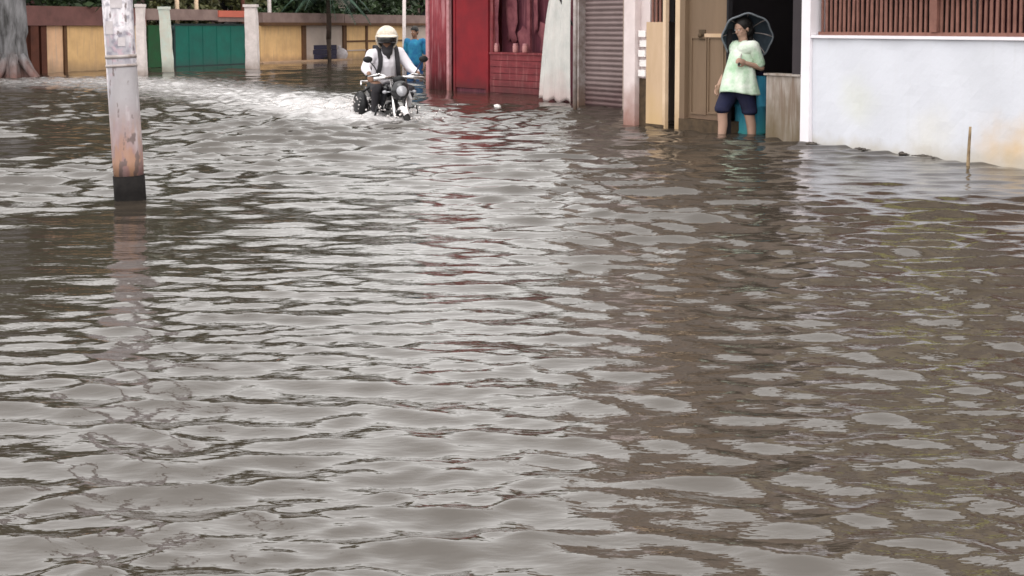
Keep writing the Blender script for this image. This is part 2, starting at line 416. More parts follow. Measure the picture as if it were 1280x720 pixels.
# white house wall: whitewash with mossy bloom and an ochre damp patch
def whitewash_mat():
    m, t, b = new_mat('whitewashed_wall')
    L = t.links.new
    g = N(t, 'ShaderNodeNewGeometry')
    sx = N(t, 'ShaderNodeSeparateXYZ'); L(g.outputs['Position'], sx.inputs[0])
    def noise(sc, d=5):
        n = N(t, 'ShaderNodeTexNoise'); n.inputs['Scale'].default_value = sc; n.inputs['Detail'].default_value = d
        L(g.outputs['Position'], n.inputs['Vector']); return n.outputs['Fac']
    def ramp(src, a, b_, lo, hi):
        r = N(t, 'ShaderNodeMapRange'); r.interpolation_type = 'SMOOTHSTEP'
        r.inputs[1].default_value = a; r.inputs[2].default_value = b_
        r.inputs[3].default_value = lo; r.inputs[4].default_value = hi; L(src, r.inputs[0]); return r.outputs[0]
    def blob(c, r, amt):
        v = N(t, 'ShaderNodeVectorMath', operation='DISTANCE'); L(g.outputs['Position'], v.inputs[0]); v.inputs[1].default_value = c
        nz = N(t, 'ShaderNodeMath', operation='MULTIPLY_ADD'); L(noise(2.6), nz.inputs[0]); nz.inputs[1].default_value = r * 1.2
        L(v.outputs['Value'], nz.inputs[2])
        return ramp(nz.outputs[0], r * .55, r * 1.6, amt, 0)
    def mix(f, a, col):
        x = N(t, 'ShaderNodeMix', data_type='RGBA'); L(f, x.inputs[0])
        if isinstance(a, tuple): x.inputs[6].default_value = (*a, 1)
        else: L(a, x.inputs[6])
        x.inputs[7].default_value = (*col, 1); return x.outputs[2]
    c = mix(ramp(noise(1.4), .4, .65, 0, .5), (0.60, 0.61, 0.66), (0.55, 0.56, 0.60))
    a = P(1075, 186); c = mix(blob((a.x, a.y, .42), .38, .6), c, (0.60, 0.61, 0.53))
    a = P(1180, 196); c = mix(blob((a.x, a.y, .2), .45, .55), c, (0.66, 0.63, 0.54))
    a = P(1268, 208); c = mix(blob((a.x, a.y, .10), .46, 1.0), c, (0.60, 0.41, 0.20))
    # drips and hairline cracks in the wash, algae along the flood line
    mpd = N(t, 'ShaderNodeMapping'); mpd.inputs['Scale'].default_value = (7, 7, .5); L(g.outputs['Position'], mpd.inputs['Vector'])
    nd = N(t, 'ShaderNodeTexNoise'); nd.inputs['Scale'].default_value = 1.6; nd.inputs['Detail'].default_value = 6; L(mpd.outputs[0], nd.inputs['Vector'])
    c = mix(ramp(nd.outputs['Fac'], .56, .72, 0, .18), c, (0.50, 0.50, 0.50))
    vz = N(t, 'ShaderNodeMath', operation='MULTIPLY_ADD'); L(noise(5), vz.inputs[0]); vz.inputs[1].default_value = -.26; L(sx.outputs[2], vz.inputs[2])
    c = mix(ramp(vz.outputs[0], -.16, .05, .7, 0), c, (0.42, 0.38, 0.31))
    L(c, b.inputs['Base Color']); b.inputs['Roughness'].default_value = 0.85
    bp = N(t, 'ShaderNodeBump'); bp.inputs['Strength'].default_value = .25; bp.inputs['Distance'].default_value = .01
    L(noise(18), bp.inputs['Height']); L(bp.outputs[0], b.inputs['Normal'])
    return m
M['whitewash'] = whitewash_mat()
M['whitewash_plain'] = surf('clean_whitewash', (0.78, 0.74, 0.77), (0.68, 0.64, 0.67), 0.8, 3, 0.5)

# ------------------------------------------------------------------ ground
g = MB(); g.box((0, 0, -0.95), (6000, 6000, 1.0))
props(g.build('ground', M['mud']), kind='structure')

# ------------------------------------------------------------------ flood water: one displaced sheet
BIKE = P(489, 149)
TRACK = [P(120, 101), P(240, 110), P(360, 128), P(470, 149)]
def make_water():
    rng = np.random.default_rng(7)
    ys = [-5, -3, -1.5, 0.0, 1.0, 1.7]
    y = 2.2
    while y < 56:
        ys.append(y)
        y += min(max(0.0042 * y, 0.011), 0.034) if y < 23 else (0.07 if y < 40 else 0.14)
    ys += [60, 70, 90, 140, 250]
    ys = np.array(ys, np.float32)
    sp = np.gradient(ys)
    us = np.concatenate([np.linspace(-1.6, -0.42, 10)[:-1], np.linspace(-0.40, 0.40, 640), np.linspace(0.42, 1.6, 10)[1:]]).astype(np.float32)
    Y = np.repeat(ys[:, None], len(us), 1)
    X = (ys[:, None] + 9.0) * us[None, :]
    ny, nx = X.shape

    def gauss(c, sx, sy): return np.exp(-((X - c.x) / sx) ** 2 / 2 - ((Y - c.y) / sy) ** 2 / 2)
    amp = np.ones_like(X)
    # gusts: broad patches of rougher and smoother water
    gu = np.zeros_like(X)
    for i in range(14):
        k = rng.uniform(0.5, 2.2); a = rng.uniform(0, 2 * math.pi)
        gu += np.sin(k * (X * math.cos(a) + .55 * Y * math.sin(a)) + rng.uniform(0, 6.28))
    amp *= 1 + 0.13 * gu
    amp *= 1 - 0.88 * np.clip(1.5 * gauss(P(5, 330), .55, 1.7), 0, 1)
    amp *= 1 - 0.72 * np.clip(1.2 * gauss(P(1150, 220), 1.3, 1.2), 0, 1)
    amp *= 1 - 0.55 * np.clip(1.3 * gauss(P(640, 126), 1.6, 2.6), 0, 1)
    amp *= 1 - 0.45 * gauss(P(870, 172), 1.2, 1.6)
    amp *= 1 - 0.25 * np.clip((Y - 22) / 8, 0, 1) * np.clip((X + 14) / 3, 0, 1)
    amp *= 1 + 0.55 * gauss(P(420, 190), 2.6, 3.0)
    amp = np.clip(amp, .06, 2.0)

    H = np.zeros_like(X); DX = np.zeros_like(X); DY = np.zeros_like(X)
    n = 130
    sig = 0.245
    lam = np.exp(rng.uniform(np.log(0.085), np.log(0.52), n))
    for i in range(n):
        L = lam[i]; k = 2 * math.pi / L
        th = -math.pi / 2 + rng.normal(0, R(15) if L > .25 else R(25))
        cx, cy = math.cos(th), math.sin(th)
        w = np.clip((L / sp - 3.0) / 3.0, 0, 1)[:, None]           # leave out what this part of the sheet cannot carry
        s = sig * math.sqrt(2 / n) * rng.uniform(.6, 1.4)
        a = s / k
        ph = (k * cx) * X + (k * cy) * Y + rng.uniform(0, 6.28)
        nearw = np.clip((ys[:, None] - 1) / 8, .32, 1) if L > .27 else (np.clip((ys[:, None] - 1) / 5, .7, 1) if L < .12 else 1.0)
        wa = (amp * w * a * nearw).astype(np.float32)
        H += wa * np.sin(ph)
        c = np.cos(ph)
        DX += wa * cx * c * 0.95
        DY += wa * cy * c * 0.95
    # short chop, only where the sheet is fine enough to carry it
    near = ys < 13
    Xn, Yn, an = X[near], Y[near], amp[near]
    pat = np.zeros_like(Xn)
    for i in range(10):
        k = rng.uniform(1.5, 5); a = rng.uniform(0, 2 * math.pi)
        pat += np.sin(k * (Xn * math.cos(a) + .6 * Yn * math.sin(a)) + rng.uniform(0, 6.28))
    pat = np.clip(.8 + .28 * pat, .1, 2)
    for i in range(46):
        L = math.exp(rng.uniform(math.log(.05), math.log(.14))); k = 2 * math.pi / L
        th = -math.pi / 2 + rng.normal(0, R(26))
        cx, cy = math.cos(th), math.sin(th)
        w = np.clip((L / sp[near] - 2.6) / 2.0, 0, 1)[:, None]
        ph = (k * cx) * Xn + (k * cy) * Yn + rng.uniform(0, 6.28)
        wa = (an * pat * w * (.115 * math.sqrt(2 / 46) / k)).astype(np.float32)
        H[near] += wa * np.sin(ph)
        DY[near] += wa * cy * np.cos(ph) * .9
    # rings spreading from the wheel track and from the wading woman
    src = [(p, .020) for p in (P(440, 142), P(350, 122), P(480, 152), P(250, 108), P(500, 150))] + [(P(915, 170), .008), (P(163, 250), .006)]
    for p, a in src:
        r = np.hypot(X - p.x, Y - p.y)
        for L in (.38, .55, .8):
            e = np.exp(-r / 3.6) * np.clip(r / .5, 0, 1)
            H += a * .42 * (L / .5) * e * np.sin(2 * math.pi / L * r + rng.uniform(0, 6.28)) * np.clip(amp, .3, 1)
    # churned trail
    foam = np.zeros_like(X)
    for q in range(len(TRACK) - 1):
        A, B = TRACK[q], TRACK[q + 1]
        d = B - A; l2 = d.length_squared
        t = np.clip(((X - A.x) * d.x + (Y - A.y) * d.y) / l2, 0, 1)
        dist = np.hypot(X - (A.x + t * d.x), Y - (A.y + t * d.y))
        prog = (q + t) / (len(TRACK) - 1)                           # 0 far end .. 1 at the wheel
        wdt = 2.9 - 1.8 * prog
        foam = np.maximum(foam, np.clip(1.25 - dist / wdt, 0, 1) * (0.74 + 0.14 * prog))
    rb = np.hypot((X - BIKE.x + .05) / .75, (Y - BIKE.y) / .8)
    foam = np.maximum(foam, np.clip(1.3 - rb, 0, 1) * .55)
    ch = np.zeros_like(X)
    for i in range(26):
        L = rng.uniform(.18, .7); a = rng.uniform(0, 6.28); k = 2 * math.pi / L
        ch += np.sin(k * (X * math.cos(a) + Y * math.sin(a)) + rng.uniform(0, 6.28)) * L
    H += foam * (0.012 * ch + 0.02)
    H *= np.clip((ys[:, None] + 5) / 5, 0, 1)

    co = np.stack([X + DX, Y + DY, H], -1).reshape(-1, 3).astype(np.float32)
    idx = np.arange(ny * nx, dtype=np.int32).reshape(ny, nx)
    quads = np.stack([idx[:-1, :-1], idx[:-1, 1:], idx[1:, 1:], idx[1:, :-1]], -1).reshape(-1)
    nf = len(quads) // 4
    me = bpy.data.meshes.new('water')
    me.vertices.add(ny * nx); me.vertices.foreach_set('co', co.ravel())
    me.loops.add(nf * 4); me.loops.foreach_set('vertex_index', quads)
    me.polygons.add(nf)
    me.polygons.foreach_set('loop_start', np.arange(0, nf * 4, 4, dtype=np.int32))
    me.polygons.foreach_set('use_smooth', np.ones(nf, dtype=bool))
    at = me.attributes.new('foam', 'FLOAT', 'POINT'); at.data.foreach_set('value', foam.ravel().astype(np.float32))
    me.update(calc_edges=True)
    # material: turbid brown flood water, froth where it is churned
    m, t, b = new_mat('turbid_flood_water')
    Lk = t.links.new
    g = N(t, 'ShaderNodeNewGeometry')
    fa = N(t, 'ShaderNodeAttribute', attribute_name='foam')
    mp = N(t, 'ShaderNodeMapping'); mp.inputs['Scale'].default_value = (1.0, 1.6, 1); mp.inputs['Rotation'].default_value = (0, 0, R(25))
    Lk(g.outputs['Position'], mp.inputs['Vector'])
    n1 = N(t, 'ShaderNodeTexNoise'); n1.inputs['Scale'].default_value = 3.2; n1.inputs['Detail'].default_value = 8
    n1.inputs['Roughness'].default_value = .68; n1.inputs['Distortion'].default_value = 1.2
    Lk(mp.outputs[0], n1.inputs['Vector'])
    th = N(t, 'ShaderNodeMath', operation='MULTIPLY_ADD'); th.inputs[1].default_value = 0.62; Lk(fa.outputs['Fac'], th.inputs[0]); Lk(n1.outputs['Fac'], th.inputs[2])
    r1 = N(t, 'ShaderNodeMapRange'); r1.inputs[1].default_value = 0.62; r1.inputs[2].default_value = 1.15; r1.inputs[4].default_value = .68
    Lk(th.outputs[0], r1.inputs[0])
    gate = N(t, 'ShaderNodeMapRange'); gate.inputs[1].default_value = 0.02; gate.inputs[2].default_value = 0.2; Lk(fa.outputs['Fac'], gate.inputs[0])
    ff = N(t, 'ShaderNodeMath', operation='MULTIPLY'); Lk(r1.outputs[0], ff.inputs[0]); Lk(gate.outputs[0], ff.inputs[1])
    nm = N(t, 'ShaderNodeTexNoise'); nm.inputs['Scale'].default_value = .45; nm.inputs['Detail'].default_value = 3
    Lk(g.outputs['Position'], nm.inputs['Vector'])
    mud = N(t, 'ShaderNodeMix', data_type='RGBA')
    mud.inputs[6].default_value = (0.032, 0.0255, 0.020, 1); mud.inputs[7].default_value = (0.044, 0.035, 0.026, 1)
    Lk(nm.outputs['Fac'], mud.inputs[0])
    mx = N(t, 'ShaderNodeMix', data_type='RGBA'); mx.inputs[7].default_value = (0.62, 0.60, 0.60, 1)
    Lk(mud.outputs[2], mx.inputs[6]); Lk(ff.outputs[0], mx.inputs[0]); Lk(mx.outputs[2], b.inputs['Base Color'])
    rr = N(t, 'ShaderNodeMapRange'); rr.inputs[3].default_value = 0.02; rr.inputs[4].default_value = 0.5; Lk(ff.outputs[0], rr.inputs[0])
    Lk(rr.outputs[0], b.inputs['Roughness'])
    b.inputs['IOR'].default_value = 1.55
    mb = N(t, 'ShaderNodeMapping'); mb.inputs['Scale'].default_value = (.6, 1.9, 1); Lk(g.outputs['Position'], mb.inputs['Vector'])
    nb = N(t, 'ShaderNodeTexNoise'); nb.inputs['Scale'].default_value = 9; nb.inputs['Detail'].default_value = 3.5; nb.inputs['Roughness'].default_value = .55
    Lk(mb.outputs[0], nb.inputs['Vector'])
    bp = N(t, 'ShaderNodeBump'); bp.inputs['Strength'].default_value = .18; bp.inputs['Distance'].default_value = .03
    Lk(nb.outputs['Fac'], bp.inputs['Height']); Lk(bp.outputs[0], b.inputs['Normal'])
    me.materials.append(m)
    o = bpy.data.objects.new('water', me); COL.objects.link(o)
    props(o, kind='structure')
make_water()

# submerged kerb and footway along the shop fronts
A, B = P(700, 130), P(1300, 214)
f = MB(); f.slab(A, B, -0.44, -0.24, 1.2, out=.35)
props(f.build('pavement', M['concrete']), kind='structure')

# ------------------------------------------------------------------ shop with the roller shutter
S0, S1 = P(720, 131.5), P(783, 137)
def shutter_shop():
    t = thing('shop_building', 'brown shop with a mauve grey roller shutter half under water', 'shop', S0)
    far = S1 + (S1 - S0).normalized() * 1.2
    a0, a1 = on_line(S0, S1, 727), on_line(S0, S1, 780)
    j = MB(); j.slab(S0, a0, -.4, 2.5, .3, out=.06); j.build('jamb', M['steel'], t)
    j = MB(); j.slab(a1, far, -.4, 2.5, .3, out=.03); j.build('jamb', M['upper'], t)
    # slats: each a little curved section
    d = (a1 - a0).normalized(); n = Vector((-d.y, d.x))
    if n.dot(a0) < 0: n = -n
    hgt = .075
    base = None
    k = 0
    z = -.3
    while z < 2.25:
        if base is None:
            prof = [(.0, 0), (-.006, .012), (-.020, .03), (-.022, .045), (-.010, .062), (.0, .070), (.0, .075)]
            v, fc = [], []
            for P_ in (a0, a1):
                for (o_, zz) in prof:
                    q = P_ + n * (o_ + .08)
                    v.append((q.x, q.y, zz))
                for (o_, zz) in reversed(prof):
                    q = P_ + n * .10
                    v.append((q.x, q.y, zz))
            m_ = len(prof) * 2
            for i in range(m_): fc.append((i, (i + 1) % m_, m_ + (i + 1) % m_, m_ + i))
            mb = MB(); mb.add(v, fc)
            base = mb.build('slat', M['shutter'], t)
            o = base
        else:
            o = base.copy(); COL.objects.link(o); o.parent = t
        o.location.z = z
        off = random.uniform(-.003, .003)
        o.location.x = n.x * off; o.location.y = n.y * off
        z += hgt; k += 1
    h = MB(); h.slab(S0, far, 2.25, 2.62, .5, out=.10); h.build('shutter_box', M['steel'], t)
    w = MB(); w.slab(S0, far, 2.64, 5.3, .3, out=.02); w.build('upper_wall', M['upper'], t)
    s = MB(); s.slab(S0, far, 5.31, 5.46, 4.5, out=.4); s.build('roof', M['concrete'], t)
    # side wall going back, and rear wall
    D = n * 4.0
    s = MB(); s.slab(S0 + n * .3, S0 + D, -.4, 5.29, .25); s.build('side_wall', M['upper'], t)
    s = MB(); s.slab(S0 + D, far + D, -.4, 5.28, .25, out=-.02); s.build('rear_wall', M['upper'], t)
    wn = MB(); c0, c1 = S0.lerp(far, .25), S0.lerp(far, .7)
    wn.slab(c0, c1, 3.2, 4.1, .06, out=.05); w_ = wn.build('window', M['glass_dull'], t)
    fr = MB(); fr.slab(c0, c1, 3.1, 3.19, .15, out=.12); fr.build('sill', M['concrete'], w_)
shutter_shop()

# ------------------------------------------------------------------ timber-fronted shop with door and dark entrance
T0, T1 = P(783, 155), P(1002, 177.5)
def TL(px): return on_line(T0, T1, px)
def timber_shop():
    t = thing('shop_house', 'shop with white pillar, beige board, brown door and dark entrance', 'shop', T0)
    d = (T1 - T0).normalized(); n = Vector((-d.y, d.x))
    if n.dot(T0) < 0: n = -n
    def S(name, x0, x1, z0, z1, th, out, mat, par=None, **k):
        b = MB(); b.slab(TL(x0), TL(x1), z0, z1, th, out, **k); return b.build(name, M[mat], par or t)
    S('pillar', 783.2, 797, -.4, 2.7, .35, .05, 'pillar_white')
    S('pillar_foot', 797.2, 806, -.4, zat(TL(801), 98), .2, -.02, 'wood_dark')
    S('wall_panel', 797.2, 808.5, zat(TL(801), 98), 2.68, .12, -.04, 'pillar_white')
    S('board', 808.7, 831.5, zat(TL(820), 155), zat(TL(820), 27.5), .05, .02, 'board')
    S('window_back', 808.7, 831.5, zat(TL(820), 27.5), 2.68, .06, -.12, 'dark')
    for q in range(5):                                             # thin upright bars of the small window
        x = 811 + q * 4.7
        S('window_bar', x, x + 1.9, zat(TL(x), 27.3), 2.66, .02, -.03, 'bar')
    S('bottom_rail', 808.8, 831.4, zat(TL(820), 159), zat(TL(820), 155.2), .05, .03, 'wood_dark')
    for q in range(5):
        y0 = 38 + q * 12.3
        S('plate', 799.5, 808, zat(TL(804), y0 + 8.2), zat(TL(804), y0), .02, .03 - .02 * (q % 2), 'white_plate')
    S('post', 829.5, 833, -.4, 2.66, .05, .025, 'cream')
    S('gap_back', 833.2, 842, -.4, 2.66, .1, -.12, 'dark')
    S('door_post', 842.2, 848.5, -.4, 2.7, .12, -.01, 'cream')
    S('door_frame', 848.7, 855, -.4, 2.6, .1, .0, 'door')
    dr = S('door', 855.2, 903, zat(TL(880), 150), 2.15, .05, -.06, 'door')
    for (x0, x1, y0, y1) in ((860, 877, 48, 140), (881, 898, 48, 140)):   # sunk panel mouldings
        a, b_ = TL(x0), TL(x1)
        fr = MB()
        zt, zb = zat(a, y0), zat(a, y1)
        fr.slab(a, b_, zt, zt + .022, .03, -.045); fr.slab(a, b_, zb - .022, zb, .03, -.045)
        fr.slab(TL(x0 - 1.2), a, zb - .022, zt + .022, .03, -.044); fr.slab(b_, TL(x1 + 1.2), zb - .022, zt + .022, .03, -.044)
        fr.build('panel_moulding', M['door'], dr)
    hd = MB(); p = TL(872) - n * (-.02); hd.ball((p.x, p.y, zat(TL(872), 44)), (.025, .03, .03)); hd.build('handle', M['wood_dark'], dr, smooth=True)
    hb = MB(); hb.slab(TL(868), TL(876), zat(TL(872), 50), zat(TL(872), 37), .02, -.05); hb.build('lock_plate', M['wood_dark'], dr)
    hn = MB(); hn.slab(TL(876), TL(898), zat(TL(880), 46.5), zat(TL(880), 42), .02, -.04); hn.build('hasp', M['board'], dr)
    S('threshold', 848.9, 905, -.4, zat(TL(880), 150.5), .3, .01, 'wood_dark')
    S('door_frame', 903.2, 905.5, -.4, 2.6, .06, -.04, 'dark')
    # dark room behind the entrance
    D = n * 3.2
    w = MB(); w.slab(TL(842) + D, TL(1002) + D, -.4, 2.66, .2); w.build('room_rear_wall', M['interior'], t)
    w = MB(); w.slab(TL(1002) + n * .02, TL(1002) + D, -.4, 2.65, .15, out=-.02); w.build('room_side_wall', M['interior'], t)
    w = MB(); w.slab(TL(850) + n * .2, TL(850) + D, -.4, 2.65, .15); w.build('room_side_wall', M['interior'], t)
    # stained low wall in the entrance
    S('low_wall', 957, 1000.5, -.4, zat(TL(980), 95), .14, .0, 'stained')
    S('low_wall_cap', 955, 1000.3, zat(TL(980), 95) + .001, zat(TL(980), 92.5), .18, .02, 'stained')
    # upper storey
    S('ceiling', 783.3, 1001.8, 2.71, 2.86, 3.4, .35, 'concrete')
    S('upper_wall', 783.4, 1001.7, 2.87, 6.2, .3, .02, 'upper')
    for (x0, x1) in ((800, 850), (880, 950)):
        w = S('window', x0, x1, 3.4, 4.5, .06, .05, 'glass_dull')
        S('sill', x0 - 2, x1 + 2, 3.28, 3.39, .2, .14, 'concrete', w)
        S('shutter_leaf', x0 - 12, x0 - .5, 3.4, 4.5, .05, .08, 'door', w)
    S('roof', 781, 1001.6, 6.21, 6.36, 4.2, .4, 'roof_tin')
    w = MB(); w.slab(T0 + n * .3, T0 + D, -.4, 6.18, .2, out=-.2); w.build('side_wall', M['upper'], t)
    w = MB(); w.slab(T0 + n * 3.42, T1 + n * 3.42, -.4, 6.17, .2); w.build('rear_wall', M['upper'], t)
timber_shop()

# ------------------------------------------------------------------ white house with barred porch
H0, H1 = P(1001.5, 178.5), P(1280, 211)
def HL(px): return on_line(H0, H1, px)
def white_house():
    t = thing('white_house', 'white walled house with rusty barred porch opening', 'house', H0)
    d = (H1 - H0).normalized(); n = Vector((-d.y, d.x))
    if n.dot(H0) < 0: n = -n
    END = H0 + d * 4.6
    zt = zat(HL(1010), 47.5)
    w = MB()
    # front wall as a sheet with slightly wavering plaster: subdivided slab
    nu, nv = 40, 14
    p0, p1 = HL(1012.5), END
    v, f = [], []
    rr = random.Random(3)
    for j in range(nv + 1):
        for i in range(nu + 1):
            q = p0.lerp(p1, i / nu) + n * (.006 * math.sin(i * .9 + j * .4) + rr.uniform(-.002, .002) + .02)
            v.append((q.x, q.y, -.4 + (zt + .4) * j / nv))
    for j in range(nv):
        for i in range(nu): f.append((j * (nu + 1) + i, j * (nu + 1) + i + 1, (j + 1) * (nu + 1) + i + 1, (j + 1) * (nu + 1) + i))
    w.add(v, f)
    w.slab(p0, p1, -.4, zt - .002, .12, out=-.04)
    w.build('wall', M['whitewash'], t)
    c = MB(); c.slab(p0, p1, zt + .001, zt + .03, .18, out=.012); c.build('wall_cap', M['whitewash_plain'], t)
    c = MB(); c.slab(H0, HL(1012.3), -.4, 2.7, .2, out=.02); c.build('corner_pillar', M['whitewash_plain'], t)
    # porch bars
    L = (END - HL(1016)).length
    gr = HL(1016)
    nb = int(L / .062)
    b0 = None
    zr = zt + .06
    for i in range(nb):
        q = gr + d * (.04 + i * .062) + n * .07
        if b0 is None:
            mb = MB(); mb.box((0, 0, (2.4 - zr) / 2), (.03, .014, 2.4 - zr), Matrix.Rotation(math.atan2(d.y, d.x), 3, 'Z'))
            b0 = mb.build('bar', M['bar'], t, local=True); o = b0
        else:
            o = b0.copy(); COL.objects.link(o); o.parent = t
        o.location = (q.x - H0.x, q.y - H0.y, zr)
        o.rotation_euler = (rr.uniform(-.006, .006), rr.uniform(-.012, .012), rr.uniform(-.25, .25))
    a = HL(1016)
    r_ = MB(); r_.slab(a, END, zr - .035, zr + .004, .03, out=-.05); r_.build('grille_rail', M['bar'], t)
    r_ = MB(); r_.slab(a, END, 2.4, 2.44, .03, out=-.05); r_.build('grille_rail', M['bar'], t)
    for px in (1155, 1420):
        q0 = HL(px); q1 = q0 + d * .085
        m_ = MB(); m_.slab(q0, q1, zr + .006, 2.399, .06, out=-.03); m_.build('grille_post', M['bar'], t)
    # porch room
    D = n * 2.6
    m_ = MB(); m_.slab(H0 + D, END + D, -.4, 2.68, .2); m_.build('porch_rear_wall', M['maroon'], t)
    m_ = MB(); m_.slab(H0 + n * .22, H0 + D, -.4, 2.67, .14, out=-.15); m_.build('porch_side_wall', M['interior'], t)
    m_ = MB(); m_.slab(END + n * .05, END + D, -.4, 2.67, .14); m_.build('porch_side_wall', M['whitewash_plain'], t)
    m_ = MB(); m_.slab(HL(1012.6), END, 2.46, 2.70, .2, out=-.02); m_.build('lintel', M['whitewash_plain'], t)
    m_ = MB(); m_.slab(H0, END, 2.71, 2.84, 3.2, out=.3); m_.build('ceiling', M['concrete'], t)
    m_ = MB(); m_.slab(H0, END, 2.85, 5.4, .25, out=-.02); m_.build('upper_wall', M['upper_tan'], t)
    m_ = MB(); m_.slab(H0, END, 5.41, 5.55, 4.0, out=.35); m_.build('roof', M['concrete'], t)
    m_ = MB(); m_.slab(H0 + n * 3.0, END + n * 3.0, -.4, 5.39, .2); m_.build('rear_wall', M['upper_tan'], t)
    for u0, u1 in ((.18, .40), (.60, .82)):
        x0, x1 = H0.lerp(END, u0), H0.lerp(END, u1)
        m_ = MB(); m_.slab(x0, x1, 3.4, 4.3, .06, out=.02); w_ = m_.build('window', M['glass_dull'], t)
        m_ = MB(); m_.slab(x0, x1, 3.3, 3.39, .2, out=.1); m_.build('sill', M['concrete'], w_)
    # cloth above the view over the grille, put in for its lime reflection
    x0, x1 = HL(1118), HL(1232)
    v, f = [], []
    for j in range(9):
        for i in range(25):
            q = x0.lerp(x1, i / 24) - n * (.0 + .018 * math.sin(i * 1.3) * j / 8)
            v.append((q.x, q.y, 2.10 - .58 * j / 8 + .012 * math.sin(i * .8)))
    for j in range(8):
        for i in range(24): f.append((j * 25 + i, j * 25 + i + 1, (j + 1) * 25 + i + 1, (j + 1) * 25 + i))
    m_ = MB(); m_.add(v, f)
    o = m_.build('hanging_cloth', M['lime'], None, smooth=True)
    o.modifiers.new('thickness', 'SOLIDIFY').thickness = .004
    props(o, 'unseen lime yellow cloth hung across the porch bars', 'cloth')
    # stick leaning in the water
    a = P(1215, 206) - n * .05
    st = MB(); st.tube([(a.x - .005, a.y, -.3), (a.x, a.y, 0), (a.x + .012, a.y + .02, .16), (a.x + .03, a.y + .05, zat(a, 159))], [.016, .016, .014, .012], 8)
    props(st.build('stick', M['stick'], None, smooth=True), 'thin brown stick standing against the foot of the white wall', 'stick')
    # added dark lumps imitate wave shadows and ragged plaster along the wall foot
    spots = ((1022, 180, .10, 'added dark lump for wave shade at the white pillar foot'),
             (1086, 187, .10, 'second added wave shade lump from the white pillar'),
             (1136, 192.5, .06, 'smallest added wave shade lump, third along the white wall'),
             (1163, 196, .12, 'widest added wave shade lump, left of the leaning stick'))
    for (px, py, w_, lb) in spots:
        p = P(px, py) - n * .06
        m_ = MB()
        for q in range(12):
            u = rr.uniform(-1, 1)
            c_ = p + d * (u * w_) - n * rr.uniform(0, .05)
            m_.ball((c_.x, c_.y, .008), (rr.uniform(.02, .045), rr.uniform(.015, .03), rr.uniform(.008, .02) * (1.2 - abs(u))), Matrix.Rotation(rr.uniform(0, 3), 3, 'Z'), 8, 5)
        props(m_.build('wave_shade_lump', M['wave_shade'], None, smooth=True), lb, 'wave_shade', 'added shade lumps along the white wall')
white_house()

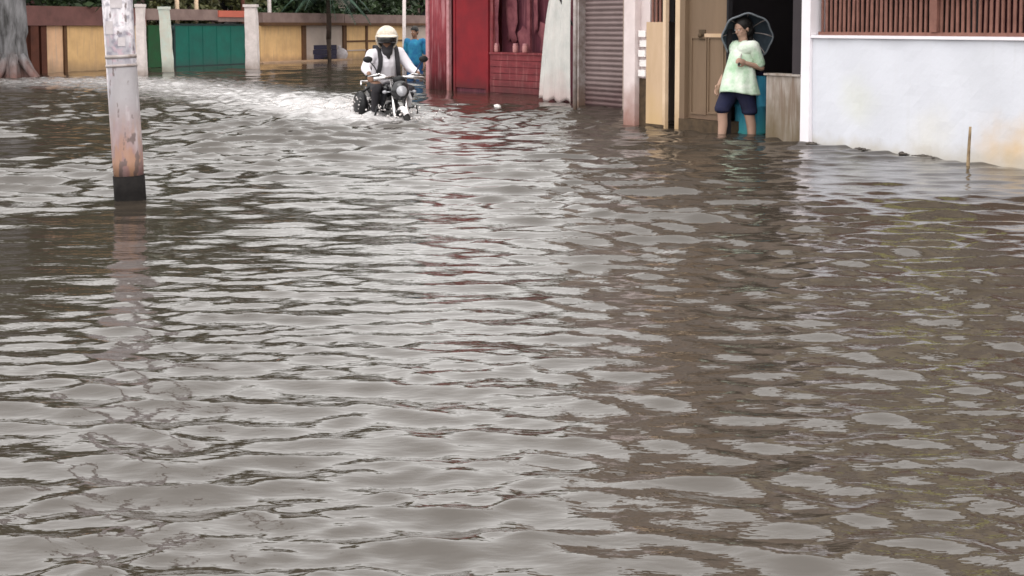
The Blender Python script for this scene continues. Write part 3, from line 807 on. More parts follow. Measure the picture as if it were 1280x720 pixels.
# ------------------------------------------------------------------ red stall
RA, RB = P(535, 111), P(722, 123)
def RL(px): return on_line(RA, RB, px)
def red_stall():
    t = thing('market_stall', 'deep red tin stall with worn board counter', 'stall', RA)
    d = (RB - RA).normalized(); n = Vector((-d.y, d.x))
    if n.dot(RA) < 0: n = -n
    def S(name, x0, x1, z0, z1, th, out, mat, par=None, **k):
        b = MB(); b.slab(RL(x0), RL(x1), z0, z1, th, out, **k); return b.build(name, M[mat], par or t)
    # corrugated peeling sheet
    def corr(name, x0, x1, z0, z1, out, mat, pitch=.076, amp=.012):
        a, b_ = RL(x0) - n * out, RL(x1) - n * out
        L = (b_ - a).length; m_ = max(8, int(L / pitch * 6))
        v, f = [], []
        for j in range(2):
            for i in range(m_ + 1):
                q = a.lerp(b_, i / m_) + n * amp * math.sin(2 * math.pi * L * i / m_ / pitch)
                v.append((q.x, q.y, (z0, z1)[j]))
        for i in range(m_): f.append((i, i + 1, m_ + 2 + i, m_ + 1 + i))
        mb = MB(); mb.add(v, f)
        o = mb.build(name, M[mat], t, smooth=True)
        md = o.modifiers.new('thickness', 'SOLIDIFY'); md.thickness = .004
        return o
    corr('corrugated_sheet', 536, 561, -.4, 2.7, .0, 'red_peel')
    S('corner_post', 534, 537.5, -.4, 2.75, .06, .03, 'pink_edge')
    S('corner_post', 561, 564, -.4, 2.75, .06, .05, 'pink_edge')
    S('side_strip', 564.2, 568.5, -.4, 2.7, .05, -.12, 'maroon')
    S('sheet_panel', 568.7, 610, zat(RL(590), 110), 2.7, .04, .02, 'red')
    S('panel_frame', 568.6, 571, -.4, 2.71, .05, .035, 'red')
    S('panel_frame', 609, 612, -.4, 2.71, .05, .035, 'red')
    S('panel_foot', 571.2, 608.8, -.4, zat(RL(590), 110.3), .05, .0, 'maroon')
    # open front with counter
    S('rear_panel', 612.3, 721, -.4, 2.7, .05, -.28, 'maroon')
    S('shelf', 613, 690, .70, .735, .26, .03, 'red_board')
    z = -.1
    rr = random.Random(11)
    for k in range(7):
        h = .108
        S('counter_board', 614, 689, z, z + h, .03, .02 + rr.uniform(-.012, .012), 'red_board')
        z += h + .008
    S('upright', 612.6, 616, -.4, 2.7, .06, .0, 'red_board')
    S('upright', 650, 654, .74, 2.7, .05, -.15, 'pink_rag')
    S('upright', 688, 692, -.4, 2.7, .06, .01, 'maroon')
    # faded papers and rags hung above the counter
    for (x0, x1, y0, y1, o_) in ((616, 621, -20, 66, -.05), (622, 634, -20, 52, -.22), (636, 648, 36, 67, -.24), (664, 687, 30, 67, -.22), (656, 662, -20, 40, -.2)):
        # torn, curling sheets of faded paper
        a, e = RL(x0) - n * o_, RL(x1) - n * o_
        zt_, zb_ = zat(RL(x0), y0), zat(RL(x0), y1)
        v, f_ = [], []
        for j in range(7):
            for i in range(6):
                q = a.lerp(e, i / 5 + (rr.uniform(-.16, .16) if i in (0, 5) else 0)) - n * (.012 * math.sin(i * 1.1 + j * .8))
                v.append((q.x, q.y, zt_ + (zb_ - zt_) * j / 6 + (rr.uniform(-.06, .06) if j in (0, 6) else 0)))
        for j in range(6):
            for i in range(5): f_.append((j * 6 + i, j * 6 + i + 1, (j + 1) * 6 + i + 1, (j + 1) * 6 + i))
        mb = MB(); mb.add(v, f_); o = mb.build('hanging_paper', M['pink_rag'], t, smooth=True)
        o.modifiers.new('thickness', 'SOLIDIFY').thickness = .003
    # roof and shell
    b = MB(); a, e = RL(531), RL(722)
    b.slab(a, e, 2.76, 2.86, 3.2, out=.5); b.build('roof', M['roof_tin'], t)
    b = MB(); b.slab(RL(535) + n * .05, RL(535) + n * 2.6, -.4, 2.74, .05); b.build('side_sheet', M['red_peel'], t)
    b = MB(); b.slab(RL(535) + n * 2.6, RL(722) + n * 2.6, -.4, 2.73, .05); b.build('rear_sheet', M['red'], t)
    # jars on the counter
    for (px, lb) in ((618, 'leftmost pinkish jar on the red stall counter'), (641, 'middle pale jar on the red stall counter'), (653, 'rightmost jar on the red stall counter, by the upright')):
        p = RL(px) + n * .06
        j = thing('jar', lb, 'jar', (p.x, p.y, .736), group='jars on the stall counter')
        m_ = MB(); m_.lathe([(.045, 0), (.05, .01), (.05, .11), (.04, .13)], 12); m_.build('body', M['jar'], j, local=True, smooth=True)
        m_ = MB(); m_.lathe([(.043, .131), (.043, .155), (.03, .16)], 12); m_.build('lid', M['pink_edge'], j, local=True)
red_stall()

# ------------------------------------------------------------------ hanging sheets and posts
def sheet(name, L, top, bot, z0, z1, mat, label, cat, fold=.05, nf=5, seed=1, tie=.5, out=0.1):
    A, B = L
    d = (B - A).normalized(); n = Vector((-d.y, d.x))
    if n.dot(A) < 0: n = -n
    rr = random.Random(seed)
    ph = [rr.uniform(0, 6.28) for _ in range(4)]
    nu, nv = 44, 30
    v, f = [], []
    for j in range(nv + 1):
        u = j / nv
        xa = top[0] + (bot[0] - top[0]) * u ** tie; xb = top[1] + (bot[1] - top[1]) * u
        a, b_ = on_line(A, B, xa), on_line(A, B, xb)
        for i in range(nu + 1):
            s = i / nu
            w = fold * (.4 + .6 * u) * (math.sin(nf * 6.28 * s + ph[0] + u * 1.1) * .6 + math.sin(nf * 2.3 * 6.28 * s + ph[1] - u * 2) * .3 + .3 * math.sin(4 * u + ph[2] + 3 * s))
            q = a.lerp(b_, s) + n * (w - out)
            v.append((q.x, q.y, z1 + (z0 - z1) * u + .03 * math.sin(nf * 6.28 * s + ph[3]) * u))
    for j in range(nv):
        for i in range(nu): f.append((j * (nu + 1) + i, j * (nu + 1) + i + 1, (j + 1) * (nu + 1) + i + 1, (j + 1) * (nu + 1) + i))
    m = MB(); m.add(v, f)
    o = m.build(name, M[mat], None, smooth=True)
    md = o.modifiers.new('thickness', 'SOLIDIFY'); md.thickness = .004
    return props(o, label, cat)

WA, WB = P(676, 126), P(722, 130)
sheet('plastic_sheet', (WA, WB), (701, 717), (677, 717.5), zat(WA, 124), 1.85, 'sheet_white',
      'dirty white plastic sheet hanging beside the roller shutter', 'sheet', .03, 2.6, 2, .36, .05)
p = P(719, 137)
po = MB(); po.tube([(p.x, p.y, -.4), (p.x, p.y, 1.2), (p.x - .01, p.y, 2.6)], [.03, .03, .03], 12)
props(po.build('metal_post', M['steel'], None, smooth=True), 'thin grey steel post between white sheet and shutter', 'post')
# strap slanting from the post
a = on_line(WA, WB, 699)
st = MB(); st.tube([(a.x, a.y - .12, zat(a, -2)), (a.x + .2, a.y - .2, zat(a, 32))], .018, 6)
props(st.build('strap', M['dark_cloth'], None), 'dark strap slanting across the top of the white sheet', 'strap')

BA, BB = P(506, 99), P(541, 103)
for (px, py, top, lb) in ((505, 100, 2.6, 'thin grey post behind the rider, left of the person in blue'), (538, 104, 2.7, 'whitish post between the person in blue and the red stall')):
    p = P(px, py)
    po = MB(); po.tube([(p.x, p.y, -.4), (p.x + .01, p.y, 1.2), (p.x + .02, p.y, top)], [.045, .04, .036], 10)
    props(po.build('pole', M['pale_post'], None, smooth=True), lb, 'post', 'posts left of the red stall')

# ------------------------------------------------------------------ boundary wall, gate, posts
W0, W1 = P(38, 92), P(548, 69.5)
def WL(px): return on_line(W0, W1, px)
def boundary():
    t = thing('boundary_wall', 'long ochre boundary wall with brown coping across the flooded lane', 'wall', W0)
    def S(name, x0, x1, z0, z1, th, out, mat, par=None, **k):
        b = MB(); b.slab(WL(x0), WL(x1), z0, z1, th, out, **k); return b.build(name, M[mat], par or t)
    zy = 1.21
    S('pier', 36, 46, -.4, 1.25, .4, .10, 'brown_pier')
    S('pier', 50.5, 57.5, -.4, 1.23, .4, .06, 'brown_pier')
    S('panel', 46.2, 50.3, -.4, 1.2, .2, -.05, 'brown_pier')
    S('panel', -260, 35.8, -.4, 1.2, .2, .0, 'brown_pier')
    S('panel', 57.7, 79.5, -.4, zy, .22, .0, 'yellow_pale')
    S('panel', 83.5, 130, -.4, zy, .22, .01, 'yellow')
    S('panel', 130.2, 176, -.4, zy, .22, .005, 'yellow')
    S('panel', 326, 377, -.4, zy, .22, .0, 'yellow')
    S('panel', 382, 428, -.4, zy, .22, .0, 'beige_wall')
    S('panel', 432.5, 458, -.4, zy, .22, .01, 'yellow')
    S('panel', 458.3, 505, -.4, zy, .22, .0, 'yellow')
    S('panel', 505.3, 560, -.4, zy, .22, .01, 'beige_wall')
    for x0, x1 in ((79.7, 83.3), (377.2, 381.8), (428.2, 432.3), (456.6, 458.9)):
        S('pilaster', x0, x1, -.4, zy - .004, .3, .05, 'pilaster')
    # moulded rails on the right-hand panels
    for (x0, x1) in ((433, 456.4), (459, 504)):
        S('rail', x0, x1, .62, .68, .05, .035, 'pilaster')
        S('rail', x0, x1, .30, .35, .05, .035, 'beige_wall')
    S('coping', -260, 130, zy + .002, zy + .50, .5, .12, 'coping')
    S('coping', 130.2, 180, zy + .002, zy + .48, .5, .12, 'coping')
    S('coping', 326, 428, zy + .002, zy + .10, .5, .16, 'pilaster')
    S('parapet', 326.1, 427.9, zy + .102, zy + .42, .3, .10, 'coping_grey')
    S('coping', 428.2, 560, zy + .002, zy + .09, .5, .17, 'pilaster')
    S('parapet', 428.3, 560, zy + .092, zy + .40, .3, .11, 'coping_grey')
    # ledge at water level in front of the right-hand panels
    S('plinth', 318, 430, -.4, .05, .4, .35, 'yellow_pale')
boundary()

def gate():
    p = WL(184)
    t = thing('metal_gate', 'teal sheet metal gate with dark frame between pale posts', 'gate', p)
    def S(name, x0, x1, z0, z1, th, out, mat, par=None):
        b = MB(); b.slab(WL(x0), WL(x1), z0, z1, th, out); return b.build(name, M[mat], par or t)
    zt = 1.27
    l1 = S('narrow_leaf', 185.5, 204, .02, zt - .05, .04, .02, 'green')
    l1['label'] = 'narrow dark green gate leaf'
    S('edge_frame', 204.2, 206.5, -.2, zt - .06, .06, .03, 'gate_dark', l1)
    l2 = S('wide_leaf', 219, 306, .03, zt - .06, .04, .02, 'teal')
    S('top_rail', 217, 309.5, zt - .058, zt, .06, .04, 'gate_dark')
    S('stile', 216.5, 218.8, -.2, zt - .06, .06, .04, 'gate_dark')
    S('stile', 306.2, 309.4, -.2, zt - .06, .06, .04, 'gate_dark')
    S('bottom_rail', 219, 306, -.2, .028, .06, .035, 'gate_dark')
    for q in range(1, 5):
        x = 219 + q * 17.4
        S('rib', x - .5, x + .5, .05, zt - .08, .03, .03, 'teal', l2)
    S('canopy_beam', 176, 270, zt + .10, zt + .42, .4, .10, 'coping_grey')
    b = S('canopy_beam', 270.2, 309, zt + .20, zt + .40, .42, .14, 'coral'); b['label'] = 'coral red painted band above the gate'
    S('canopy_beam', 270.2, 309, zt + .06, zt + .199, .40, .11, 'coping_grey')
    lk = MB(); q = WL(216); lk.ball((q.x, q.y - .06, 1.12), (.10, .05, .10)); lk.build('lock_box', M['gate_dark'], l2, smooth=True)
gate()
def post(px0, px1, py, ytop, mat, label, lean=0.0):
    c = P((px0 + px1) / 2, py)
    w = (px1 - px0) / F * c.y
    zt = zat(c, ytop)
    m = MB()
    n = 8
    v, f = [], []
    rr = random.Random(int(px0))
    for j in range(n + 1):
        u = j / n
        z = -.4 + (zt + .4) * u
        h = w / 2 * (1.08 - .12 * u)
        ox = lean * u
        for (sx, sy) in ((-1, -1), (1, -1), (1, 1), (-1, 1)):
            v.append((c.x + ox + sx * h + rr.uniform(-.012, .012), c.y + sy * h + rr.uniform(-.012, .012), z))
    for j in range(n):
        for k in range(4): f.append((j * 4 + k, j * 4 + (k + 1) % 4, j * 4 + 4 + (k + 1) % 4, j * 4 + 4 + k))
    f.append((n * 4, n * 4 + 1, n * 4 + 2, n * 4 + 3))
    m.add(v, f)
    t = thing('gate_post', label, 'post', c, group='pale posts at the gate')
    m.build('shaft', M[mat], t)
    cp = MB(); cp.box((c.x + lean, c.y, zt + .04), (w * 1.15, w * 1.15, .075)); cp.build('cap', M[mat], t)
post(173, 183, 94, 9, 'pale_post', 'pale rough post left of the narrow green gate leaf', -.02)
post(205.5, 217, 90, 12, 'mint_post', 'mint and peach limewashed post leaning between the two gate leaves', -.10)
post(309.5, 324, 86, 9, 'pale_post', 'broad pale post at the right end of the teal gate', -.05)

# ------------------------------------------------------------------ utility pole
def utility_pole():
    c = P(163, 250)
    top = zat(c, 0)
    xt = (146.5 - 640) / F * (c.y * CP - (top - CAM_H) * SP)
    t = thing('utility_pole', 'worn white utility pole with rusty foot and black base band', 'utility pole', c)
    lean = (xt - c.x) / top
    zb = zat(c, 219)
    def ring(z): return (c.x + lean * z, c.y, z)
    r = .104
    m = MB(); m.tube([ring(zb + .0)] + [ring(z) for z in np.linspace(zb + .1, 7.5, 30)], [r * .97] + [r * (1 - .02 * i) for i in np.linspace(0, 7, 30)], 24)
    m.build('shaft', M['pole'], t, smooth=True)
    m = MB(); m.tube([ring(z) for z in np.linspace(-.42, zb - .001, 6)], [r * 1.03] * 6, 24); m.build('base_band', M['black_band'], t, smooth=True)
    m = MB(); m.tube([ring(.985), ring(1.01)], r * 1.02, 24); m.build('clamp_band', M['steel'], t, smooth=True)
    m = MB(); m.tube([ring(.925), ring(.945)], r * 1.02, 24); m.build('clamp_band', M['steel'], t, smooth=True)
    m = MB()
    for z, a, w, h in ((1.15, 4.3, .06, .09), (1.33, 4.9, .08, .12), (1.07, 5.1, .05, .06)):
        q = ring(z)
        for k in range(1):
            vv = []
            for i in range(7):
                aa = a + (i / 6 - .5) * w / r
                vv.append((aa, 0))
            v = [(q[0] + (r * 1.006) * math.cos(aa), q[1] + (r * 1.006) * math.sin(aa), z + s * h) for s in (0, 1) for aa, _ in vv]
            m.add(v, [(i, i + 1, 8 + i, 7 + i) for i in range(6)])
    m.build('paper_scrap', M['sack'], t)['kind'] = 'stuff'
    # cross arm high above
    m = MB(); q = ring(6.9); m.box((q[0], q[1] - .12, 6.9), (1.3, .08, .1)); m.build('cross_arm', M['steel'], t)
    for s in (-.5, 0, .5):
        m = MB(); m.lathe([(.02, 0), (.05, .03), (.03, .06), (.05, .09), (.03, .14)], 12, c=(q[0] + s, q[1] - .12, 6.951)); m.build('insulator', M['white_plate'], t, smooth=True)
utility_pole()

# ------------------------------------------------------------------ vegetation
def leaf_cloud(m, centre, rad, n, size, rr, clumps=14):
    cs = []
    for _ in range(clumps):
        while True:
            q = Vector((rr.uniform(-1, 1), rr.uniform(-1, 1), rr.uniform(-1, 1)))
            if q.length < 1: break
        cs.append((Vector((q.x * rad[0], q.y * rad[1], q.z * rad[2])), rr.uniform(.28, .5)))
    v, f = [], []
    for i in range(n):
        c, r = rr.choice(cs)
        d = Vector((rr.gauss(0, 1), rr.gauss(0, 1), rr.gauss(0, 1))).normalized() * (rr.random() ** .5) * r * min(rad)
        p = Vector(centre) + c + d * 1.2
        a = Vector((rr.gauss(0, 1), rr.gauss(0, 1), rr.gauss(0, .6))).normalized()
        b = a.cross(Vector((rr.gauss(0, 1), rr.gauss(0, 1), rr.gauss(0, 1)))).normalized()
        s = size * rr.uniform(.6, 1.3)
        k = len(v)
        v += [p - a * s, p + b * s * .45, p + a * s, p - b * s * .45]
        f.append((k, k + 1, k + 2, k + 3))
    m.add(v, f)

def tree(px, back, h, r, label, mat='leaf_dark', seed=1, base=None, n=2600, zc=None, size=.13):
    rr = random.Random(seed)
    if base is None:
        q = WL(px); q = q + q.normalized() * back
    else: q = base
    t = thing('tree', label, 'tree', q, group='trees behind the boundary wall')
    m = MB()
    zc = zc if zc else h * .62
    m.tube([(q.x, q.y, -.45), (q.x + .05, q.y, zc * .5), (q.x + rr.uniform(-.2, .2), q.y, zc)], [.16, .12, .07], 8)
    for k in range(5):
        a = rr.uniform(0, 6.28)
        m.tube([(q.x, q.y, zc * .6), (q.x + math.cos(a) * r * .5, q.y + math.sin(a) * r * .5, zc * .9 + .2 * r)], [.07, .03], 6)
    m.build('trunk', M['bark'], t, smooth=True)
    m = MB(); leaf_cloud(m, (q.x, q.y, zc + (h - zc) * .25), (r, r, (h - zc * .55) * .55), n, size, rr)
    m.build('crown', M[mat], t)
tree(60, 2.0, 7.0, 2.4, 'tall dark tree behind the wall nearest the grey trunk', seed=1, n=4500, zc=3.6)
tree(120, 3.5, 5.0, 2.2, 'dark bushy tree behind the wall at the utility pole', seed=2, n=3500, zc=2.5)
tree(215, 3.0, 3.4, 1.6, 'olive tree behind the narrow green gate leaf', 'leaf_olive', 3, n=2400, zc=1.9)
tree(275, 4.5, 3.6, 1.7, 'olive green tree behind the coral gate band', 'leaf_olive', 4, n=2600, zc=2.0)
tree(350, 3.0, 3.2, 1.5, 'low dark tree just right of the broad gate post', seed=5, n=2400, zc=1.8)
tree(455, 4.0, 3.3, 1.6, 'dark tree behind the wall above the rider', seed=6, n=2600, zc=1.9)

for k, (px, back, h, r, lb) in enumerate((
        (-40, 3, 9.5, 3.4, 'very tall dark tree far left behind the wall, beyond the grey trunk'),
        (160, 7, 9.5, 3.4, 'tallest dark tree behind the house at the narrow gate leaf'),
        (250, 9, 9.0, 3.4, 'tall dark tree rising behind the low house at the teal gate'),
        (330, 8, 9.8, 3.5, 'tall dark tree rising behind the broad gate post'),
        (400, 9, 9.0, 3.4, 'tall dark tree rising behind the palm'),
        (470, 8, 9.6, 3.5, 'tall dark tree rising behind the rider'),
        (540, 7, 9.2, 3.4, 'tall dark tree rising behind the person in blue'))):
    tree(px, back, h + 2.5, r + .4, lb, seed=40 + k, n=8000, zc=5.8, size=.30)  # heights raised so crowns above the view darken the water's reflections
for k, (px, dist, h, r, lb) in enumerate(((610, 44, 8.6, 3.3, 'tall dark tree behind the red sheet panel of the stall'), (672, 40, 8.0, 3.0, 'tall dark tree behind the white plastic sheet'))):
    tree(px, 0, h, r, lb, seed=60 + k, base=Vector(((px - 640) / F * dist, dist)), n=7000, zc=4.6, size=.30)  # crowns out of view, put in for dark reflections before the stall

def big_trunk():
    # grey fluted trunk with spreading roots at the left edge
    A_, B_ = P(8, 96), P(26, 97)
    c = P(17, 97)
    t = thing('tree', 'large grey fluted tree with splayed roots at the left edge', 'tree', c)
    rr = random.Random(4)
    m = MB()
    n, k = 30, 26
    v, f = [], []
    for j in range(n + 1):
        u = j / n
        z = -.45 + 5.0 * u
        base = .25 + .05 * math.exp(-max(z, 0) / .25) + (.05 if z > .9 else 0)
        for i in range(k):
            a = 2 * math.pi * i / k
            fl = 1 + .20 * math.sin(4 * a + 1.3) + .10 * math.sin(7 * a + z) + .25 * math.exp(-max(z, 0) / .3) * math.sin(5 * a)
            v.append((c.x + base * fl * 1.12 * math.cos(a) - .06 * z, c.y + base * fl * math.sin(a), z))
    for j in range(n):
        for i in range(k): f.append((j * k + i, j * k + (i + 1) % k, (j + 1) * k + (i + 1) % k, (j + 1) * k + i))
    m.add(v, f)
    for a, l in ((-.3, .9), (-1.2, .8), (-2.0, .75), (-2.8, .9), (.6, .8)):
        m.tube([(c.x + .2 * math.cos(a), c.y + .2 * math.sin(a), .5), (c.x + .5 * l * math.cos(a), c.y + .5 * l * math.sin(a), .15), (c.x + l * math.cos(a), c.y + l * math.sin(a), -.4)], [.12, .09, .06], 8)
    for kx in range(7):
        a = rr.uniform(0, 6.28); l = rr.uniform(1.2, 2.4)
        m.tube([(c.x - .25, c.y, 4.0), (c.x + l * .5 * math.cos(a), c.y + l * .5 * math.sin(a), 5.2), (c.x + l * math.cos(a), c.y + l * math.sin(a), 6.0)], [.16, .1, .05], 7)
    m.build('trunk', M['bark_grey'], t, smooth=True)
    m = MB(); leaf_cloud(m, (c.x - .8, c.y, 6.4), (3.6, 3.2, 2.2), 9000, .22, rr, 30)
    m.build('crown', M['leaf_dark'], t)
big_trunk()

def palm():
    q = WL(411) - Vector((0, 0)) ; q = q - q.normalized() * .9
    t = thing('palm_tree', 'palm with thin dark trunk standing before the ochre wall', 'palm', q)
    m = MB(); m.tube([(q.x, q.y, .75), (q.x + .02, q.y, 1.3), (q.x, q.y, 1.9), (q.x - .04, q.y, 2.4)], [.09, .085, .075, .07], 9); 
    m.tube([(q.x + .03, q.y + .1, -.45), (q.x, q.y, .8)], [.05, .085], 8)
    m.build('trunk', M['bark'], t, smooth=True)
    rr = random.Random(9)
    for k in range(15):
        a = k * 2.4 + rr.uniform(-.2, .2); l = rr.uniform(1.3, 1.8); up = rr.uniform(.1, .7)
        d = Vector((math.cos(a), math.sin(a), 0)); s = Vector((-d.y, d.x, 0))
        pts = []
        for i in range(9):
            u = i / 8
            pts.append(Vector((q.x - .04, q.y, 2.38)) + d * l * u + Vector((0, 0, up * u * 1.3 - 1.5 * u * u * (.55 + .25 * l))))
        m = MB(); m.tube(pts, [.02 - .0017 * i for i in range(9)], 5)
        v, f = [], []
        for i in range(26):
            u = .12 + .86 * i / 25
            x = u * 8; i0 = min(int(x), 7); p = pts[i0].lerp(pts[i0 + 1], x - i0)
            w = .5 * math.sin(math.pi * min(1, u * .9 + .1)) + .08
            for sg in (-1, 1):
                tip = p + s * sg * w * .8 + d * w * .45 + Vector((0, 0, -w * .45))
                kk = len(v)
                v += [p - d * .02, p + d * .02, tip]
                f.append((kk, kk + 1, kk + 2))
        m.add(v, f)
        m.build('frond', M['leaf_palm'], t)
palm()

def hedge(px0, px1, back, z1, label, mat, seed, n):
    rr = random.Random(seed)
    a, b = WL(px0), WL(px1)
    a = a + a.normalized() * back; b = b + b.normalized() * back
    t = thing('shrub', label, 'shrub', (a + b) / 2, group='shrubs behind the boundary wall')
    m = MB()
    for k in range(5):
        q = a.lerp(b, (k + .5) / 5)
        m.tube([(q.x, q.y, -.45), (q.x + rr.uniform(-.2, .2), q.y, z1 * .6)], [.05, .03], 6)
    m.build('stem', M['bark'], t)
    m = MB()
    for k in range(6):
        q = a.lerp(b, (k + .5) / 6)
        leaf_cloud(m, (q.x, q.y, z1 * .62), ((b - a).length / 9, .6, z1 * .42), n // 6, .10, rr, 8)
    m.build('foliage', M[mat], t)
hedge(40, 135, 1.0, 2.3, 'dense dark shrub over the red brown coping on the left', 'leaf_dark', 21, 2400)
hedge(180, 250, 1.2, 2.1, 'olive shrub behind the gate canopy', 'leaf_olive', 22, 2000)
hedge(325, 400, 1.2, 2.1, 'dark shrub over the parapet left of the palm', 'leaf_dark', 23, 2000)
hedge(425, 510, 1.4, 2.2, 'dark shrub over the parapet right of the palm', 'leaf_dark', 24, 2200)

def far_house(px0, px1, back, h, mat, roofm, label):
    a, b = WL(px0), WL(px1)
    n = ((a + b) / 2).normalized()
    a, b = a + n * back, b + n * back
    t = thing('far_house', label, 'house', (a + b) / 2)
    m = MB(); m.slab(a, b, -.45, h, 5.0); m.build('wall', M[mat], t)
    m = MB(); m.slab(a - (b - a).normalized() * .3, b + (b - a).normalized() * .3, h + .005, h + .14, 5.8, out=.5); m.build('roof', M[roofm], t)
    L = (b - a).length
    k = max(2, int(L / 2.6))
    for i in range(k):
        u = (i + .5) / k
        x0 = a.lerp(b, u - .45 / L); x1 = a.lerp(b, u + .45 / L)
        m = MB(); m.slab(x0, x1, 1.35, 2.35, .05, out=.03); w = m.build('window', M['dark'], t)
        m = MB(); m.slab(x0, x1, 1.26, 1.345, .1, out=.09); m.build('sill', M['concrete'], w)
        xm0 = a.lerp(b, u - .02 / L); xm1 = a.lerp(b, u + .02 / L)
        m = MB(); m.slab(xm0, xm1, 1.35, 2.35, .03, out=.05); m.build('frame', M['pale_post'], w)
far_house(-60, 140, 8, 3.0, 'coping', 'roof_tin', 'red brown house behind the tall dark tree on the left')
far_house(160, 330, 9, 2.8, 'coping_grey', 'roof_tin', 'low dusty brown house behind the gate')
far_house(345, 600, 8, 2.9, 'upper', 'roof_tin', 'dark brown house behind the palm and the rider')
# thin posts behind the gate
for k, (px, mt, lb) in enumerate(((222, 'cream', 'tan thin post left of the coral band, behind the gate'), (246, 'cream', 'tan post rising behind the middle of the teal gate'), (304, 'brown_pier', 'dark thin post behind the right end of the coral band'), (337, 'pale_post', 'pale thin post behind the wall right of the broad gate post'))):
    q = WL(px); q = q + q.normalized() * .8
    m = MB(); m.tube([(q.x, q.y, -.4), (q.x + .02, q.y, 1.5), (q.x, q.y, 2.7)], [.07, .07, .06], 8)
    props(m.build('fence_post', M[mt], None, smooth=True), lb, 'post', 'thin posts behind the gate')

# ------------------------------------------------------------------ handcart and sack by the wall
def cart():
    p = P(406, 76.5)
    q = WL(388); q2 = WL(421)
    dd = (q2 - q).normalized(); n = Vector((-dd.y, dd.x)); n = n if n.dot(q) > 0 else -n
    a, b = P(388, 76.5), P(421, 75.5)
    t = thing('handcart', 'low dark blue handcart standing in water below the beige wall panel', 'handcart', a)
    for k in range(3):
        m = MB(); m.slab(a, b, .06 + k * .165, .06 + k * .165 + .155, .04, out=.01 * (k % 2)); m.build('side_board', M['cart_blue'], t)
    n = Vector((-(b - a).y, (b - a).x)).normalized(); n = n if n.dot(a) > 0 else -n
    m = MB(); m.slab(a + n * .9, b + n * .9, .06, .55, .04); m.build('side_board', M['cart_blue'], t)
    m = MB(); m.slab(a + n * .05, a + n * .88, .06, .54, .04); m.build('end_board', M['cart_blue'], t)
    m = MB(); m.slab(b + n * .05, b + n * .88, .06, .54, .04); m.build('end_board', M['cart_blue'], t)
    m = MB(); m.slab(a, b, .0, .055, .95, out=0.0); m.build('bed', M['cart_blue'], t)
    for o_ in (-.12, 1.05):
        c = a.lerp(b, .55) + n * o_
        rot = Matrix.Rotation(math.atan2(n.y, n.x) - math.pi / 2, 3, 'Z') @ Matrix.Rotation(R(90), 3, 'X')
        m = MB(); m.lathe([(.22, -.025), (.27, -.03), (.27, .03), (.22, .025)], 20, rot, (c.x, c.y, -.12)); m.build('wheel', M['rubber'], t, smooth=False)
    m = MB(); e = a - (b - a).normalized() * .5
    m.tube([(a.x, a.y, .2), (e.x, e.y, .35)], .025, 7); e2 = e + n * .9; a2 = a + n * .9
    m.tube([(a2.x, a2.y, .2), (e2.x, e2.y, .35)], .025, 7); m.tube([(e.x, e.y, .35), (e2.x, e2.y, .35)], .025, 7)
    m.build('handle', M['wood_dark'], t)
    # sack
    s = P(426, 75)
    m = MB()
    rr = random.Random(8)
    m.ball((s.x, s.y, .18), (.24, .2, .24), Matrix.Rotation(.3, 3, 'Y'), 18, 12)
    m.v = [(x + rr.uniform(-.015, .015), y + rr.uniform(-.015, .015), z + rr.uniform(-.015, .015)) for x, y, z in m.v]
    m.tube([(s.x - .05, s.y, .38), (s.x - .08, s.y, .50)], [.05, .08], 8)
    props(m.build('sack', M['sack'], None, smooth=True), 'pale bulging sack beside the dark blue handcart', 'sack')
cart()

# litter afloat
p = P(622, 135)
m = MB(); m.ball((p.x, p.y, .015), (.055, .05, .032), Matrix.Rotation(.4, 3, 'Y'), 12, 8)
rr = random.Random(2)
m.v = [(x + rr.uniform(-.012, .012), y + rr.uniform(-.012, .012), z + rr.uniform(-.012, .012)) for x, y, z in m.v]
props(m.build('plastic_bag', M['poly'], None, smooth=True), 'small white plastic bag afloat before the red stall', 'plastic bag')

# ------------------------------------------------------------------ bodies: overlapping tapered volumes fused into one skin
def capsule(m, p0, r0, p1, r1, n=14):
    p0, p1 = Vector(p0), Vector(p1)
    k = 6
    pts = [p0.lerp(p1, i / k) for i in range(k + 1)]
    rad = [r0 + (r1 - r0) * i / k for i in range(k + 1)]
    m.tube(pts, rad, n)
    m.ball(p0, r0, None, n, 8); m.ball(p1, r1, None, n, 8)

def fuse(m, name, mats, pick, parent, voxel=.008, smooth=6):
    me = bpy.data.meshes.new(name + '_raw')
    me.from_pydata(m.v, [], m.f); me.update()
    tmp = bpy.data.objects.new('tmp', me); COL.objects.link(tmp)
    rm = tmp.modifiers.new('r', 'REMESH'); rm.mode = 'VOXEL'; rm.voxel_size = voxel
    if smooth:
        sm = tmp.modifiers.new('s', 'SMOOTH'); sm.iterations = smooth; sm.factor = .5
    dg = bpy.context.evaluated_depsgraph_get(); dg.update()
    out = bpy.data.meshes.new_from_object(tmp.evaluated_get(dg))
    bpy.data.objects.remove(tmp); bpy.data.meshes.remove(me)
    out.name = name
    out.materials.clear()
    for q in mats: out.materials.append(q)
    if pick:
        for pl in out.polygons: pl.material_index = pick(pl.center)
    out.polygons.foreach_set('use_smooth', [True] * len(out.polygons))
    out.update()
    o = bpy.data.objects.new(name, out); COL.objects.link(o); o.parent = parent
    return o

